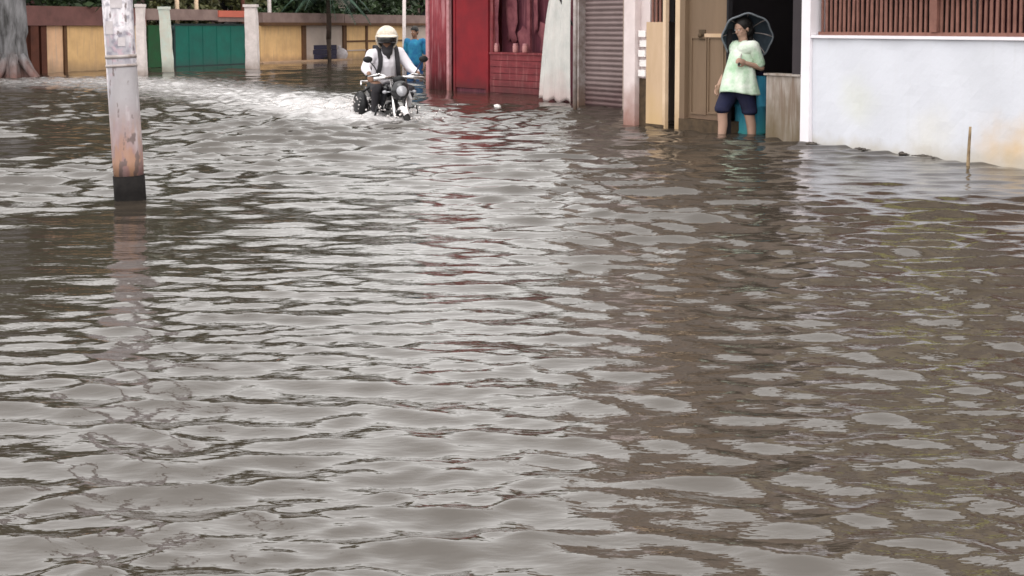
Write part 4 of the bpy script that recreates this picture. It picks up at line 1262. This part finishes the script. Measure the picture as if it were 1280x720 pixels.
def hand(m, wrist, fwd, palm_n, side, curl=.9, s=1.0):
    """palm, four bent fingers of different lengths and a thumb from the side of the palm"""
    w, f, pn = Vector(wrist), Vector(fwd).normalized(), Vector(palm_n).normalized()
    sd = f.cross(pn).normalized() * side                      # towards the thumb
    pc = w + f * .05 * s
    rot = Matrix((f, sd, pn)).transposed()
    m.ball(pc, (.05 * s, .04 * s, .018 * s), rot, 12, 8)
    for i, ln in enumerate((.072, .080, .074, .058)):
        b = w + f * .088 * s + sd * (.030 - .020 * i) * s
        q1 = b + (f * math.cos(curl * .5) + pn * math.sin(curl * .5)) * ln * .45 * s
        q2 = q1 + (f * math.cos(curl * 1.3) + pn * math.sin(curl * 1.3)) * ln * .32 * s
        q3 = q2 + (f * math.cos(curl * 2.0) + pn * math.sin(curl * 2.0)) * ln * .25 * s
        for a, c, ra, rb in ((b, q1, .010, .009), (q1, q2, .009, .0085), (q2, q3, .0085, .008)):
            capsule(m, a, ra * s, c, rb * s, 8)
    b = w + f * .03 * s + sd * .032 * s
    q1 = b + (f * .6 + sd * .6 + pn * .4).normalized() * .04 * s
    q2 = q1 + (f * .75 + sd * .1 + pn * .65).normalized() * .03 * s
    capsule(m, b, .013 * s, q1, .0105 * s, 8); capsule(m, q1, .0105 * s, q2, .009 * s, 8)

def head(m, c, f, s=1.0, up=(0, 0, 1)):
    """skull, jaw, brow, nose, lips, chin and ears about centre c, facing f"""
    f = Vector(f).normalized(); up = Vector(up); up = (up - f * up.dot(f)).normalized(); l = up.cross(f)
    rot = Matrix((f, l, up)).transposed()
    c = Vector(c)
    def at(a, b, d): return c + (f * a + l * b + up * d) * s
    def B(p, r): m.ball(p, tuple(q * s for q in r), rot, 16, 11)
    B(at(-.012, 0, .028), (.098, .077, .092))
    B(at(.022, 0, -.045), (.066, .058, .068))
    B(at(.055, 0, -.088), (.026, .028, .022))
    B(at(.068, 0, .022), (.022, .052, .014))
    capsule(m, at(.084, 0, .012), .009 * s, at(.102, 0, -.022), .014 * s, 8)
    B(at(.078, 0, -.052), (.016, .026, .008)); B(at(.076, 0, -.064), (.015, .022, .008))
    for q in (-1, 1):
        B(at(-.008, q * .078, -.012), (.022, .010, .032))
        B(at(.06, q * .036, -.024), (.018, .02, .018))
    return at

# ------------------------------------------------------------------ motorcycle (x forward, y left, z up; z = 0 is the water)
HEAD = R(-90 + 22)
G = -.45
def motorcycle():
    t = thing('motorcycle', 'black motorcycle with white panels wading through the flood', 'motorcycle', (BIKE.x - .08, BIKE.y + .55, 0), HEAD)
    def bld(m, name, mat, par=t, smooth=True): return m.build(name, M[mat], par, local=True, smooth=smooth)
    rx = Matrix.Rotation(R(90), 3, 'X')
    def wheel(x, name):
        prof = []
        m = MB(); pts = []
        for k in range(33):
            a = 2 * math.pi * k / 32
            pts.append((x + .255 * math.cos(a), 0, G + .30 + .255 * math.sin(a)))
        m.tube(pts, .047, 10, cap=False)
        w = bld(m, 'wheel', 'rubber')
        m = MB(); pts = [(x + .205 * math.cos(2 * math.pi * k / 32), 0, G + .30 + .205 * math.sin(2 * math.pi * k / 32)) for k in range(33)]
        m.tube(pts, .016, 8, cap=False)
        for k in range(5):
            a = 2 * math.pi * k / 5
            m.tube([(x + .03 * math.cos(a), 0, G + .3 + .03 * math.sin(a)), (x + .2 * math.cos(a), 0, G + .3 + .2 * math.sin(a))], .014, 6)
        bld(m, 'rim', 'engine', w)
        m = MB(); m.lathe([(.05, -.06), (.05, .06)], 14, rx, (x, 0, G + .3)); bld(m, 'hub', 'engine', w)
    wheel(.62, 'front'); wheel(-.62, 'rear')
    # forks, mudguard
    for s in (-1, 1):
        m = MB(); m.tube([(.62, s * .085, G + .3), (.52, s * .085, G + .58), (.38, s * .085, G + .95)], [.024, .022, .017], 10); bld(m, 'fork', 'chrome')
    v, f = [], []
    for i in range(15):
        a = R(48 + 102 * i / 14)
        for j in range(7):
            b = (j / 6 - .5) * 2
            r = .325 - .045 * b * b
            v.append((.62 + r * math.cos(a), b * .045, G + .3 + r * math.sin(a)))
    for i in range(14):
        for j in range(6): f.append((i * 7 + j, i * 7 + j + 1, i * 7 + 8 + j, i * 7 + 7 + j))
    m = MB(); m.add(v, f); o = bld(m, 'front_mudguard', 'bike_white'); o.modifiers.new('thickness', 'SOLIDIFY').thickness = .006
    # headlight with cowl
    m = MB(); m.ball((.50, 0, G + .82), (.10, .125, .135), None, 18, 12); bld(m, 'headlight_cowl', 'black_paint')
    m = MB(); m.lathe([(.072, 0), (.07, .016), (.05, .03), (.0, .036)], 20, Matrix.Rotation(R(82), 3, 'Y'), (.578, 0, G + .815)); bld(m, 'headlight', 'lens')
    m = MB(); m.ball((.47, 0, G + .955), (.05, .09, .055), None, 14, 9); bld(m, 'instrument_pod', 'black_plastic')
    # handlebar
    m = MB(); m.tube([(.30, -.36, G + 1.0), (.36, -.24, G + 1.03), (.40, -.08, G + .97), (.40, .08, G + .97), (.36, .24, G + 1.03), (.30, .36, G + 1.0)], .015, 10); hb = bld(m, 'handlebar', 'chrome')
    for s in (-1, 1):
        m = MB(); m.tube([(.335, s * .26, G + 1.02), (.285, s * .39, G + .995)], .021, 10); bld(m, 'grip', 'rubber', hb)
        m = MB(); m.tube([(.37, s * .22, G + 1.03), (.39, s * .28, G + 1.02), (.35, s * .39, G + 1.0)], .008, 6); bld(m, 'lever', 'chrome', hb)
        mm = MB(); mm.tube([(.36, s * .25, G + 1.03), (.37, s * .30, G + 1.12), (.34, s * .36, G + 1.2)], .008, 6)
        mi = bld(mm, 'mirror', 'black_plastic')
        mm = MB(); mm.ball((.33, s * .38, G + 1.22), (.02, .065, .045), None, 14, 9); bld(mm, 'mirror_head', 'black_plastic', mi)
        mm = MB(); mm.tube([(.47, s * .10, G + .80), (.48, s * .18, G + .80)], .010, 6); mm.ball((.48, s * .20, G + .80), (.035, .03, .024), None, 10, 7); bld(mm, 'indicator', 'lens')
    # light guards across the bar, as in the photograph: pale hand-guard bars
    m = MB(); m.tube([(.42, .06, G + .99), (.44, .2, G + .985), (.42, .34, G + .97), (.34, .385, G + .95)], .024, 8); bld(m, 'hand_guard', 'chrome')
    m = MB(); m.tube([(.42, -.06, G + .99), (.44, -.2, G + .985), (.42, -.33, G + .97)], .024, 8); bld(m, 'hand_guard', 'chrome')
    # tank and shrouds
    m = MB()
    for i in range(1): 
        m.ball((.12, 0, G + .80), (.30, .15, .135), None, 20, 12)
    tk = bld(m, 'fuel_tank', 'black_paint')
    m = MB(); m.lathe([(.04, 0), (.04, .015)], 14, None, (.10, 0, G + .925)); bld(m, 'fuel_cap', 'chrome', tk)
    for s in (-1, 1):
        m = MB()
        v = [(.40, s * .14, G + .86), (.44, s * .19, G + .70), (.30, s * .20, G + .56), (.12, s * .17, G + .62), (.10, s * .16, G + .80),
             (.38, s * .11, G + .85), (.42, s * .16, G + .70), (.30, s * .17, G + .58), (.14, s * .14, G + .63), (.12, s * .13, G + .79)]
        f = [(0, 1, 2, 3, 4), (9, 8, 7, 6, 5)] + [(i, (i + 1) % 5, 5 + (i + 1) % 5, 5 + i) for i in range(5)]
        m.add(v, f); bld(m, 'tank_shroud', 'black_paint' if s < 0 else 'bike_white', smooth=False)
        m = MB(); m.tube([(.34, s * .10, G + .56), (.36, s * .27, G + .60), (.33, s * .30, G + .44), (.22, s * .24, G + .26), (.12, s * .1, G + .22)], .016, 8); bld(m, 'leg_guard', 'black_plastic')
    # frame, engine, seat, tail
    m = MB()
    m.tube([(.40, 0, G + .90), (.30, 0, G + .55), (.22, 0, G + .25), (-.2, 0, G + .22), (-.30, 0, G + .5)], .025, 8)
    m.tube([(.38, 0, G + .82), (-.2, 0, G + .70), (-.75, 0, G + .78)], .025, 8)
    for s in (-1, 1):
        m.tube([(-.2, s * .09, G + .3), (-.62, s * .09, G + .3)], .022, 8)
    bld(m, 'frame', 'black_plastic')
    m = MB(); m.ball((.08, 0, G + .36), (.22, .14, .15), None, 14, 10); m.lathe([(.09, 0), (.10, .05), (.09, .10), (.10, .15), (.08, .22)], 14, Matrix.Rotation(R(25), 3, 'Y'), (.12, 0, G + .42)); bld(m, 'engine', 'engine')
    m = MB()
    pts = [(.0, .10, .80), (-.20, .125, .775), (-.45, .13, .80), (-.72, .11, .85), (-.82, .05, .86)]
    v, f = [], []
    for (x, w, z) in pts:
        for (yy, zz) in ((-1, -.08), (-1, -.01), (-.75, .03), (0, .04), (.75, .03), (1, -.01), (1, -.08)): v.append((x, yy * w, G + z + zz))
    for i in range(4):
        for j in range(6): f.append((i * 7 + j, i * 7 + j + 1, i * 7 + 8 + j, i * 7 + 7 + j))
        f.append((i * 7 + 6, i * 7, i * 7 + 7, i * 7 + 13))
    f += [tuple(range(6, -1, -1)), tuple(28 + k for k in range(7))]
    m.add(v, f); bld(m, 'seat', 'rubber')
    for s in (-1, 1):
        m = MB(); v = [(-.10, s * .12, G + .70), (-.50, s * .14, G + .74), (-.86, s * .10, G + .82), (-.60, s * .13, G + .60), (-.15, s * .12, G + .52)]
        v += [(a, b - s * .03, c) for a, b, c in v]
        m.add(v, [(0, 1, 2, 3, 4), (9, 8, 7, 6, 5)] + [(i, (i + 1) % 5, 5 + (i + 1) % 5, 5 + i) for i in range(5)])
        bld(m, 'side_panel', 'black_paint', smooth=False)
        m = MB(); m.tube([(-.55, s * .13, G + .68), (-.62, s * .13, G + .3)], .03, 10); bld(m, 'shock_absorber', 'chrome')
        m = MB(); m.tube([(-.05, s * .12, G + .28), (-.05, s * .27, G + .28)], .016, 8); bld(m, 'foot_peg', 'rubber')
    m = MB(); m.tube([(.2, -.1, G + .3), (.05, -.15, G + .22), (-.3, -.17, G + .24), (-.85, -.18, G + .36)], [.022, .025, .04, .045], 10); bld(m, 'exhaust', 'chrome')
    m = MB(); m.ball((-.52, -.25, G + .58), (.24, .09, .19), None, 16, 10); sb = bld(m, 'saddle_bag', 'black_plastic')
    m = MB(); m.tube([(-.45, -.27, G + .74), (-.45, -.14, G + .82), (-.45, 0, G + .845)], .016, 6); bld(m, 'strap', 'rubber', sb)
    m = MB(); m.box((-.90, 0, G + .80), (.05, .12, .07)); bld(m, 'tail_light', 'amber', smooth=False)
    m = MB(); m.tube([(-.80, -.16, G + .84), (-.95, -.13, G + .88), (-.95, .13, G + .88), (-.80, .16, G + .84)], .014, 8); bld(m, 'grab_rail', 'chrome')
    return t
bike = motorcycle()

def rider():
    t = thing('person', 'person in cream helmet and white shirt riding the black motorcycle', 'person', bike.location, HEAD)
    hip, chest, neck = Vector((-.27, 0, .43)), Vector((-.13, -.01, .73)), Vector((-.05, -.02, .90))
    hc = Vector((.02, -.03, 1.03))
    sh = {s: Vector((-.10, s * .19 - .015, .83 + .012 * s)) for s in (-1, 1)}
    el = {s: Vector((-.03, s * .31, .64)) for s in (-1, 1)}
    wr = {s: Vector((.235, s * .335, .575)) for s in (-1, 1)}
    kn = {s: Vector((.20, s * .24, .36)) for s in (-1, 1)}
    an = {s: Vector((-.02, s * .20, -.08)) for s in (-1, 1)}
    m = MB()
    capsule(m, hip, .145, chest, .15); capsule(m, chest, .145, neck - Vector((0, 0, .06)), .085); capsule(m, neck - Vector((0, 0, .05)), .06, hc - Vector((0, 0, .05)), .056)
    face = Vector((1, -.28, -.16))
    at = head(m, hc, face)
    for s in (-1, 1):
        capsule(m, chest + Vector((0, s * .08, .09)), .09, sh[s], .062)
        capsule(m, sh[s], .058, el[s], .042); capsule(m, el[s], .042, wr[s], .028)
        hand(m, wr[s], (.75, s * .12, -.35), (.2, 0, -1), -s, 1.25)
        capsule(m, hip + Vector((0, s * .09, -.03)), .098, kn[s], .064)
        capsule(m, kn[s], .062, an[s], .038)
        capsule(m, an[s] + Vector((-.03, 0, -.04)), .042, an[s] + Vector((.16, 0, -.06)), .034)
    body = fuse(m, 'body', [M['skin'], M['dark_cloth']], lambda c: 1 if (c.z < .5 and abs(c.y) < .30 and c.x < .3 and c.z < .44) else 0, t, .0075)
    for s in (-1, 1):
        e = MB(); p = at(.084, s * .032, .004); e.ball(p, (.010, .014, .008), None, 10, 7); e.build('eye', M['eye'], t, local=True, smooth=True)
    # shirt
    m = MB()
    capsule(m, hip + Vector((0, 0, .0)), .168, chest, .172); capsule(m, chest, .168, neck - Vector((0, 0, .075)), .095)
    for s in (-1, 1):
        capsule(m, chest + Vector((0, s * .07, .08)), .108, sh[s], .082)
        capsule(m, sh[s], .080, el[s], .064); capsule(m, el[s], .062, el[s].lerp(wr[s], .72), .050)
    sh_o = fuse(m, 'shirt', [M['shirt_white']], None, t, .009, 4)
    # scarf over mouth, dark V at the neck
    m = MB(); capsule(m, neck + Vector((.05, 0, -.035)), .075, neck + Vector((.06, 0, .05)), .078); capsule(m, neck + Vector((.09, -.0, -.04)), .05, chest + Vector((.165, 0, .05)), .02)
    fuse(m, 'scarf', [M['dark_cloth']], None, t, .009, 4)
    # helmet: open-faced shell with peak, and smoked visor
    m = MB()
    f = face.normalized(); up = Vector((0, 0, 1)); up = (up - f * up.dot(f)).normalized(); l = up.cross(f)
    rot = Matrix((f, l, up)).transposed()
    v, fc = [], []
    nu, nv = 36, 22
    keep = []
    for j in range(nv + 1):
        th = math.pi * .80 * j / nv
        for i in range(nu):
            a = 2 * math.pi * i / nu
            v.append(hc + rot @ Vector((.150 * math.sin(th) * math.cos(a) - .012, .132 * math.sin(th) * math.sin(a), .150 * math.cos(th) + .012)))
    for j in range(nv):
        for i in range(nu):
            a = (i + .5) / nu * 2 * math.pi; th = math.pi * .80 * (j + .5) / nv
            if th > 1.30 and math.cos(a) > .42: continue
            fc.append((j * nu + i, (j + 1) * nu + i, (j + 1) * nu + (i + 1) % nu, j * nu + (i + 1) % nu))
    m.add(v, fc); o = m.build('helmet', M['helmet'], t, local=True, smooth=True)
    md = o.modifiers.new('thickness', 'SOLIDIFY'); md.thickness = .018; md.offset = 1
    m = MB(); v, fc = [], []
    for j in range(5):
        for i in range(13):
            a = R(-58 + 116 * i / 12); th = 1.22 + .62 * j / 4
            v.append(hc + rot @ Vector((.166 * math.sin(th) * math.cos(a) - .005, .146 * math.sin(th) * math.sin(a), .160 * math.cos(th) + .012)))
    for j in range(4):
        for i in range(12): fc.append((j * 13 + i, j * 13 + 13 + i, j * 13 + 14 + i, j * 13 + i + 1))
    m.add(v, fc); o2 = m.build('visor', M['visor'], o, local=True, smooth=True); o2.modifiers.new('thickness', 'SOLIDIFY').thickness = .004
    m = MB(); v, fc = [], []
    for j in range(4):
        for i in range(11):
            a = R(-50 + 100 * i / 10); rr_ = .155 + .022 * j
            v.append(hc + rot @ Vector((rr_ * math.cos(a), (rr_ - .02) * math.sin(a), .062 - .006 * j + .012 * math.cos(a))))
    for j in range(3):
        for i in range(10): fc.append((j * 11 + i, j * 11 + i + 1, j * 11 + 12 + i, j * 11 + 11 + i))
    m.add(v, fc); o2 = m.build('peak', M['helmet'], o, local=True, smooth=True); o2.modifiers.new('thickness', 'SOLIDIFY').thickness = .012
    # backpack with straps over the shoulders
    m = MB(); m.ball((-.42, 0, .70), (.12, .17, .24), None, 18, 12); bp = m.build('backpack', M['dark_cloth'], t, local=True, smooth=True)
    for s in (-1, 1):
        pts = [(-.32, s * .12, .89), (-.18, s * .125, .955), (-.05, s * .12, .905), (.025, s * .115, .78), (.02, s * .125, .64), (-.06, s * .16, .51), (-.2, s * .185, .46)]
        v, fc = [], []
        for i, q in enumerate(pts):
            for wv in (-.028, .028): v.append((q[0], q[1] + wv, q[2]))
        for i in range(len(pts) - 1): fc.append((2 * i, 2 * i + 1, 2 * i + 3, 2 * i + 2))
        m = MB(); m.add(v, fc); o2 = m.build('strap', M['dark_cloth'], bp, local=True)
        md = o2.modifiers.new('s', 'SUBSURF'); md.levels = md.render_levels = 2
        md = o2.modifiers.new('thickness', 'SOLIDIFY'); md.thickness = .03; md.offset = 0
rider()

# spray thrown by the wheels
def spray():
    rr = random.Random(6)
    m = MB()
    fwd = Vector((math.cos(HEAD), math.sin(HEAD))); lf = Vector((-fwd.y, fwd.x))
    b0 = Vector((bike.location.x, bike.location.y))
    for i in range(360):
        k = rr.random()
        if k < .45:   # rear wheel and left-hand trail
            u = rr.random() ** 1.3
            q = b0 - fwd * (.45 + 2.2 * u) - lf * (rr.gauss(.25 + .5 * u, .16 + .3 * u)); h = rr.random() ** 2 * (.22 - .14 * u)
        elif k < .8:  # bow
            q = b0 + fwd * rr.uniform(.2, .98) + lf * rr.gauss(0, .26); h = rr.random() ** 2 * .15
        else:
            q = b0 - fwd * .35 - lf * rr.uniform(.15, .5); h = rr.random() ** 1.6 * .24
        s = rr.uniform(.005, .014)
        c = Vector((q.x, q.y, h + .02))
        m.add([c + Vector(d) * s for d in ((1, 0, 0), (-1, 0, 0), (0, 1, 0), (0, -1, 0), (0, 0, 1.3), (0, 0, -1.3))],
              [(0, 2, 4), (2, 1, 4), (1, 3, 4), (3, 0, 4), (2, 0, 5), (1, 2, 5), (3, 1, 5), (0, 3, 5)])
    props(m.build('spray', M['poly'], None, smooth=True), kind='stuff')
spray()

# ------------------------------------------------------------------ woman wading (x forward, y left)
def woman():
    b = P(923, 168)
    rot = math.atan2(-.50, -.87)
    t = thing('person', 'person in pale green top and rolled navy trousers wading past the entrance', 'person', b, rot)
    hip, chest, neck = Vector((0, 0, .60)), Vector((-.03, 0, .87)), Vector((-.06, 0, 1.05))
    hc = Vector((-.035, 0, 1.18))
    m = MB()
    capsule(m, hip, .125, chest, .12); capsule(m, chest, .118, neck - Vector((0, 0, .06)), .07); capsule(m, neck - Vector((0, 0, .05)), .05, hc - Vector((0, 0, .04)), .05)
    face = Vector((1, .10, -.30))
    at = head(m, hc, face, .97)
    sh = {s: Vector((-.06, s * .16, .975)) for s in (-1, 1)}
    el = {1: Vector((-.15, .195, .745)), -1: Vector((-.03, -.23, .74))}
    wr = {1: Vector((.05, .17, .80)), -1: Vector((.10, -.22, .55))}
    kn = {1: Vector((-.07, .10, .22)), -1: Vector((.15, -.10, .24))}
    an = {1: Vector((-.12, .10, -.17)), -1: Vector((.17, -.10, -.17))}
    for s in (-1, 1):
        capsule(m, chest + Vector((0, s * .06, .07)), .08, sh[s], .052)
        capsule(m, sh[s], .048, el[s], .036); capsule(m, el[s], .037, wr[s], .025)
        capsule(m, hip + Vector((0, s * .08, -.03)), .092, kn[s], .058)
        capsule(m, kn[s], .056, kn[s].lerp(an[s], .3) + Vector((-.015, 0, 0)), .054); capsule(m, kn[s].lerp(an[s], .3) + Vector((-.015, 0, 0)), .054, an[s], .034)
        capsule(m, an[s] + Vector((-.03, 0, -.04)), .034, an[s] + Vector((.14, 0, -.05)), .026)
    hand(m, wr[1], (1, .1, .25), (.2, -1, .1), 1, 1.3, .92)
    hand(m, wr[-1], (.5, .1, -.85), (0, 1, 0), 1, .5, .92)
    fuse(m, 'body', [M['skin_light']], None, t, .0068)
    for s in (-1, 1):
        e = MB(); p = at(.086, s * .030, .004); e.ball(p, (.005, .010, .004), None, 10, 7); e.build('eye', M['eye'], t, local=True, smooth=True)
    # hair gathered behind
    m = MB(); f = face.normalized(); l = Vector((0, 0, 1)).cross(f).normalized()
    m.ball(hc + Vector((-.02, 0, .042)), (.108, .089, .095), None, 18, 12)
    m.ball(hc + Vector((-.075, 0, -.01)), (.06, .078, .09), None, 14, 10)
    m.ball(hc + Vector((-.125, 0, -.03)), (.045, .05, .05), None, 12, 8)
    capsule(m, hc + Vector((-.11, 0, -.05)), .04, hc + Vector((-.12, .01, -.24)), .022)
    h = fuse(m, 'hair', [M['hair']], None, t, .007, 3)
    # top: flared
    m = MB()
    v, fc = [], []
    rings = [(1.03, .065, .075, -.06), (1.01, .10, .135, -.06), (.95, .12, .16, -.05), (.85, .14, .155, -.03), (.72, .165, .175, -.015), (.60, .19, .215, 0), (.50, .215, .235, -.005), (.465, .22, .24, -.005)]
    k = 40
    for (z, ax, ay, ox) in rings:
        for i in range(k):
            a = 2 * math.pi * i / k
            w = 1 + (1.05 - z) * .10 * math.sin(6 * a + z * 5) + (1.05 - z) * .06 * math.sin(11 * a - z * 7) + .02 * math.sin(z * 30 + 3 * a)
            v.append((ox + ax * math.cos(a) * w, ay * math.sin(a) * w, z + (.02 * math.sin(2 * a + 1) if z < .55 else 0)))
    for j in range(len(rings) - 1):
        for i in range(k): fc.append((j * k + i, (j + 1) * k + i, (j + 1) * k + (i + 1) % k, j * k + (i + 1) % k))
    m.add(v, fc)
    o = m.build('top', M['kurta'], t, local=True, smooth=True)
    md = o.modifiers.new('s', 'SUBSURF'); md.levels = md.render_levels = 1
    md = o.modifiers.new('thickness', 'SOLIDIFY'); md.thickness = .008
    for s in (-1, 1):
        m = MB(); capsule(m, chest + Vector((0, s * .07, .08)), .10, sh[s], .075); capsule(m, sh[s], .072, sh[s].lerp(el[s], .78), .062)
        fuse(m, 'sleeve', [M['kurta']], None, o, .009, 4)
    # trousers rolled to the knee
    m = MB(); capsule(m, hip, .15, hip + Vector((0, 0, -.06)), .15)
    for s in (-1, 1):
        capsule(m, hip + Vector((0, s * .08, -.04)), .118, kn[s] + Vector((0, 0, .06)), .085)
        m.lathe([(.082, 0), (.088, .015), (.088, .05), (.08, .06)], 16, None, kn[s] + Vector((0, 0, .015)))
    fuse(m, 'trousers', [M['navy']], None, t, .009, 3)
    # umbrella resting on her shoulder, canopy behind the head
    rz = Matrix.Rotation(rot, 3, 'Z')
    def Wp(q): return rz @ Vector(q) + Vector((b.x, b.y, 0))
    grip = Wp(wr[1] + Vector((.075, -.015, .02)))
    hy = b.y + .12; hub = Vector(((933 - 640) / F * (hy + .0), hy, zat(Vector((0, hy)), 41)))
    u = thing('umbrella', 'small dark grey umbrella with lighter hem held behind the wading person', 'umbrella', grip)
    ax = (hub - grip).normalized()
    axis = Vector((.12, .93, .34)).normalized()
    tip = hub + axis * .10
    rim_c = hub - axis * .16
    q = axis.to_track_quat('Z', 'Y').to_matrix()
    nrib, rad = 8, .28
    v, fc = [], []
    nr, ns = 10, 48
    for j in range(nr + 1):
        w = j / nr
        for i in range(ns):
            a = 2 * math.pi * i / ns
            sc = 1 - .06 * w * (.5 - .5 * math.cos(nrib * a))
            r_ = rad * math.sin(w * 1.35) / math.sin(1.35) * sc
            v.append(hub + q @ Vector((r_ * math.cos(a), r_ * math.sin(a), .02 - .20 * (1 - math.cos(w * 1.35)))))
    for j in range(nr):
        for i in range(ns): fc.append((j * ns + i, (j + 1) * ns + i, (j + 1) * ns + (i + 1) % ns, j * ns + (i + 1) % ns))
    m = MB(); m.add(v, fc); c_ = m.build('canopy', M['umbrella'], u, smooth=True); c_.modifiers.new('thickness', 'SOLIDIFY').thickness = .003
    m = MB(); ring = [v[nr * ns + i] for i in range(ns)] + [v[nr * ns]]
    m.tube(ring, .011, 6, cap=False); m.build('hem', M['umbrella_rim'], c_, smooth=True)
    for k_ in range(nrib):
        i = int(k_ * ns / nrib)
        m = MB(); m.tube([Vector(v[j * ns + i]) - axis * .008 for j in range(0, nr + 1, 2)], .005, 5); m.build('rib', M['steel'], u)
    m = MB(); m.tube([grip - ax * .06, grip, hub + axis * .015], .008, 8); m.build('shaft', M['steel'], u, smooth=True)
    m = MB(); m.tube([grip - ax * .06, grip + ax * .03], .014, 8); m.build('handle', M['black_plastic'], u, smooth=True)
    # drum behind her
    dc = Vector((0, b.y + .27)); dc.x = (939 - 640) / F * dc.y
    p = dc
    dr = thing('drum', 'tall blue plastic drum standing behind the wading person', 'drum', (p.x, p.y, -.24))
    m = MB(); m.lathe([(.165, 0), (.18, .02), (.18, .22), (.19, .235), (.19, .255), (.18, .27), (.18, .52), (.19, .535), (.19, .555), (.18, .57), (.18, .84), (.16, .89), (.15, .90)], 28)
    m.build('body', M['drum'], dr, local=True, smooth=True)
    m = MB(); m.lathe([(.168, .891), (.168, .925), (.15, .93)], 28); m.build('lid', M['cart_blue'], dr, local=True)
woman()

def bystander():
    b = P(519, 101)
    rot = R(-90 - 12)
    t = thing('person', 'person in blue shirt standing in the water behind the rider, beside the red stall', 'person', b, rot)
    hip, chest, neck = Vector((0, 0, .46)), Vector((.0, 0, .76)), Vector((.0, 0, .93))
    hc = Vector((.03, 0, 1.07))
    face = Vector((1, -.25, -.1))
    m = MB()
    capsule(m, hip, .13, chest, .14); capsule(m, chest, .135, neck - Vector((0, 0, .06)), .075); capsule(m, neck - Vector((0, 0, .05)), .055, hc - Vector((0, 0, .04)), .054)
    at = head(m, hc, face)
    sh = {s: Vector((.0, s * .18, .87)) for s in (-1, 1)}
    el = {s: Vector((-.03, s * .235, .60)) for s in (-1, 1)}
    wr = {s: Vector((.06, s * .225, .37)) for s in (-1, 1)}
    kn = {s: Vector((.02, s * .10, .05)) for s in (-1, 1)}
    an = {s: Vector((-.02, s * .10, -.37)) for s in (-1, 1)}
    for s in (-1, 1):
        capsule(m, chest + Vector((0, s * .08, .08)), .085, sh[s], .058)
        capsule(m, sh[s], .054, el[s], .04); capsule(m, el[s], .04, wr[s], .027)
        capsule(m, hip + Vector((0, s * .08, -.03)), .092, kn[s], .06)
        capsule(m, kn[s], .058, an[s], .038)
        capsule(m, an[s] + Vector((-.03, 0, -.04)), .038, an[s] + Vector((.14, 0, -.05)), .03)
        hand(m, wr[s], (.25, 0, -1), (0, -s, 0), 1 * s, .6)
    fuse(m, 'body', [M['skin']], None, t, .0075)
    for s in (-1, 1):
        e = MB(); p = at(.086, s * .031, .004); e.ball(p, (.005, .010, .004), None, 10, 7); e.build('eye', M['eye'], t, local=True, smooth=True)
    m = MB(); m.ball(hc + Vector((-.018, 0, .045)), (.107, .088, .092), None, 18, 12); m.ball(hc + Vector((-.06, 0, -.0)), (.06, .078, .08), None, 14, 10)
    fuse(m, 'hair', [M['hair']], None, t, .008, 3)
    m = MB()
    capsule(m, hip + Vector((0, 0, -.02)), .165, chest, .165); capsule(m, chest, .16, neck - Vector((0, 0, .08)), .09)
    for s in (-1, 1):
        capsule(m, chest + Vector((0, s * .07, .06)), .10, sh[s], .07); capsule(m, sh[s], .069, el[s], .058)
    fuse(m, 'shirt', [M['blue_cloth']], None, t, .009, 4)
    m = MB(); capsule(m, hip, .145, hip + Vector((0, 0, -.06)), .145)
    for s in (-1, 1):
        capsule(m, hip + Vector((0, s * .075, -.04)), .112, kn[s], .085); capsule(m, kn[s], .085, an[s], .07)
    fuse(m, 'trousers', [M['blue_dark_cloth']], None, t, .009, 3)
bystander()
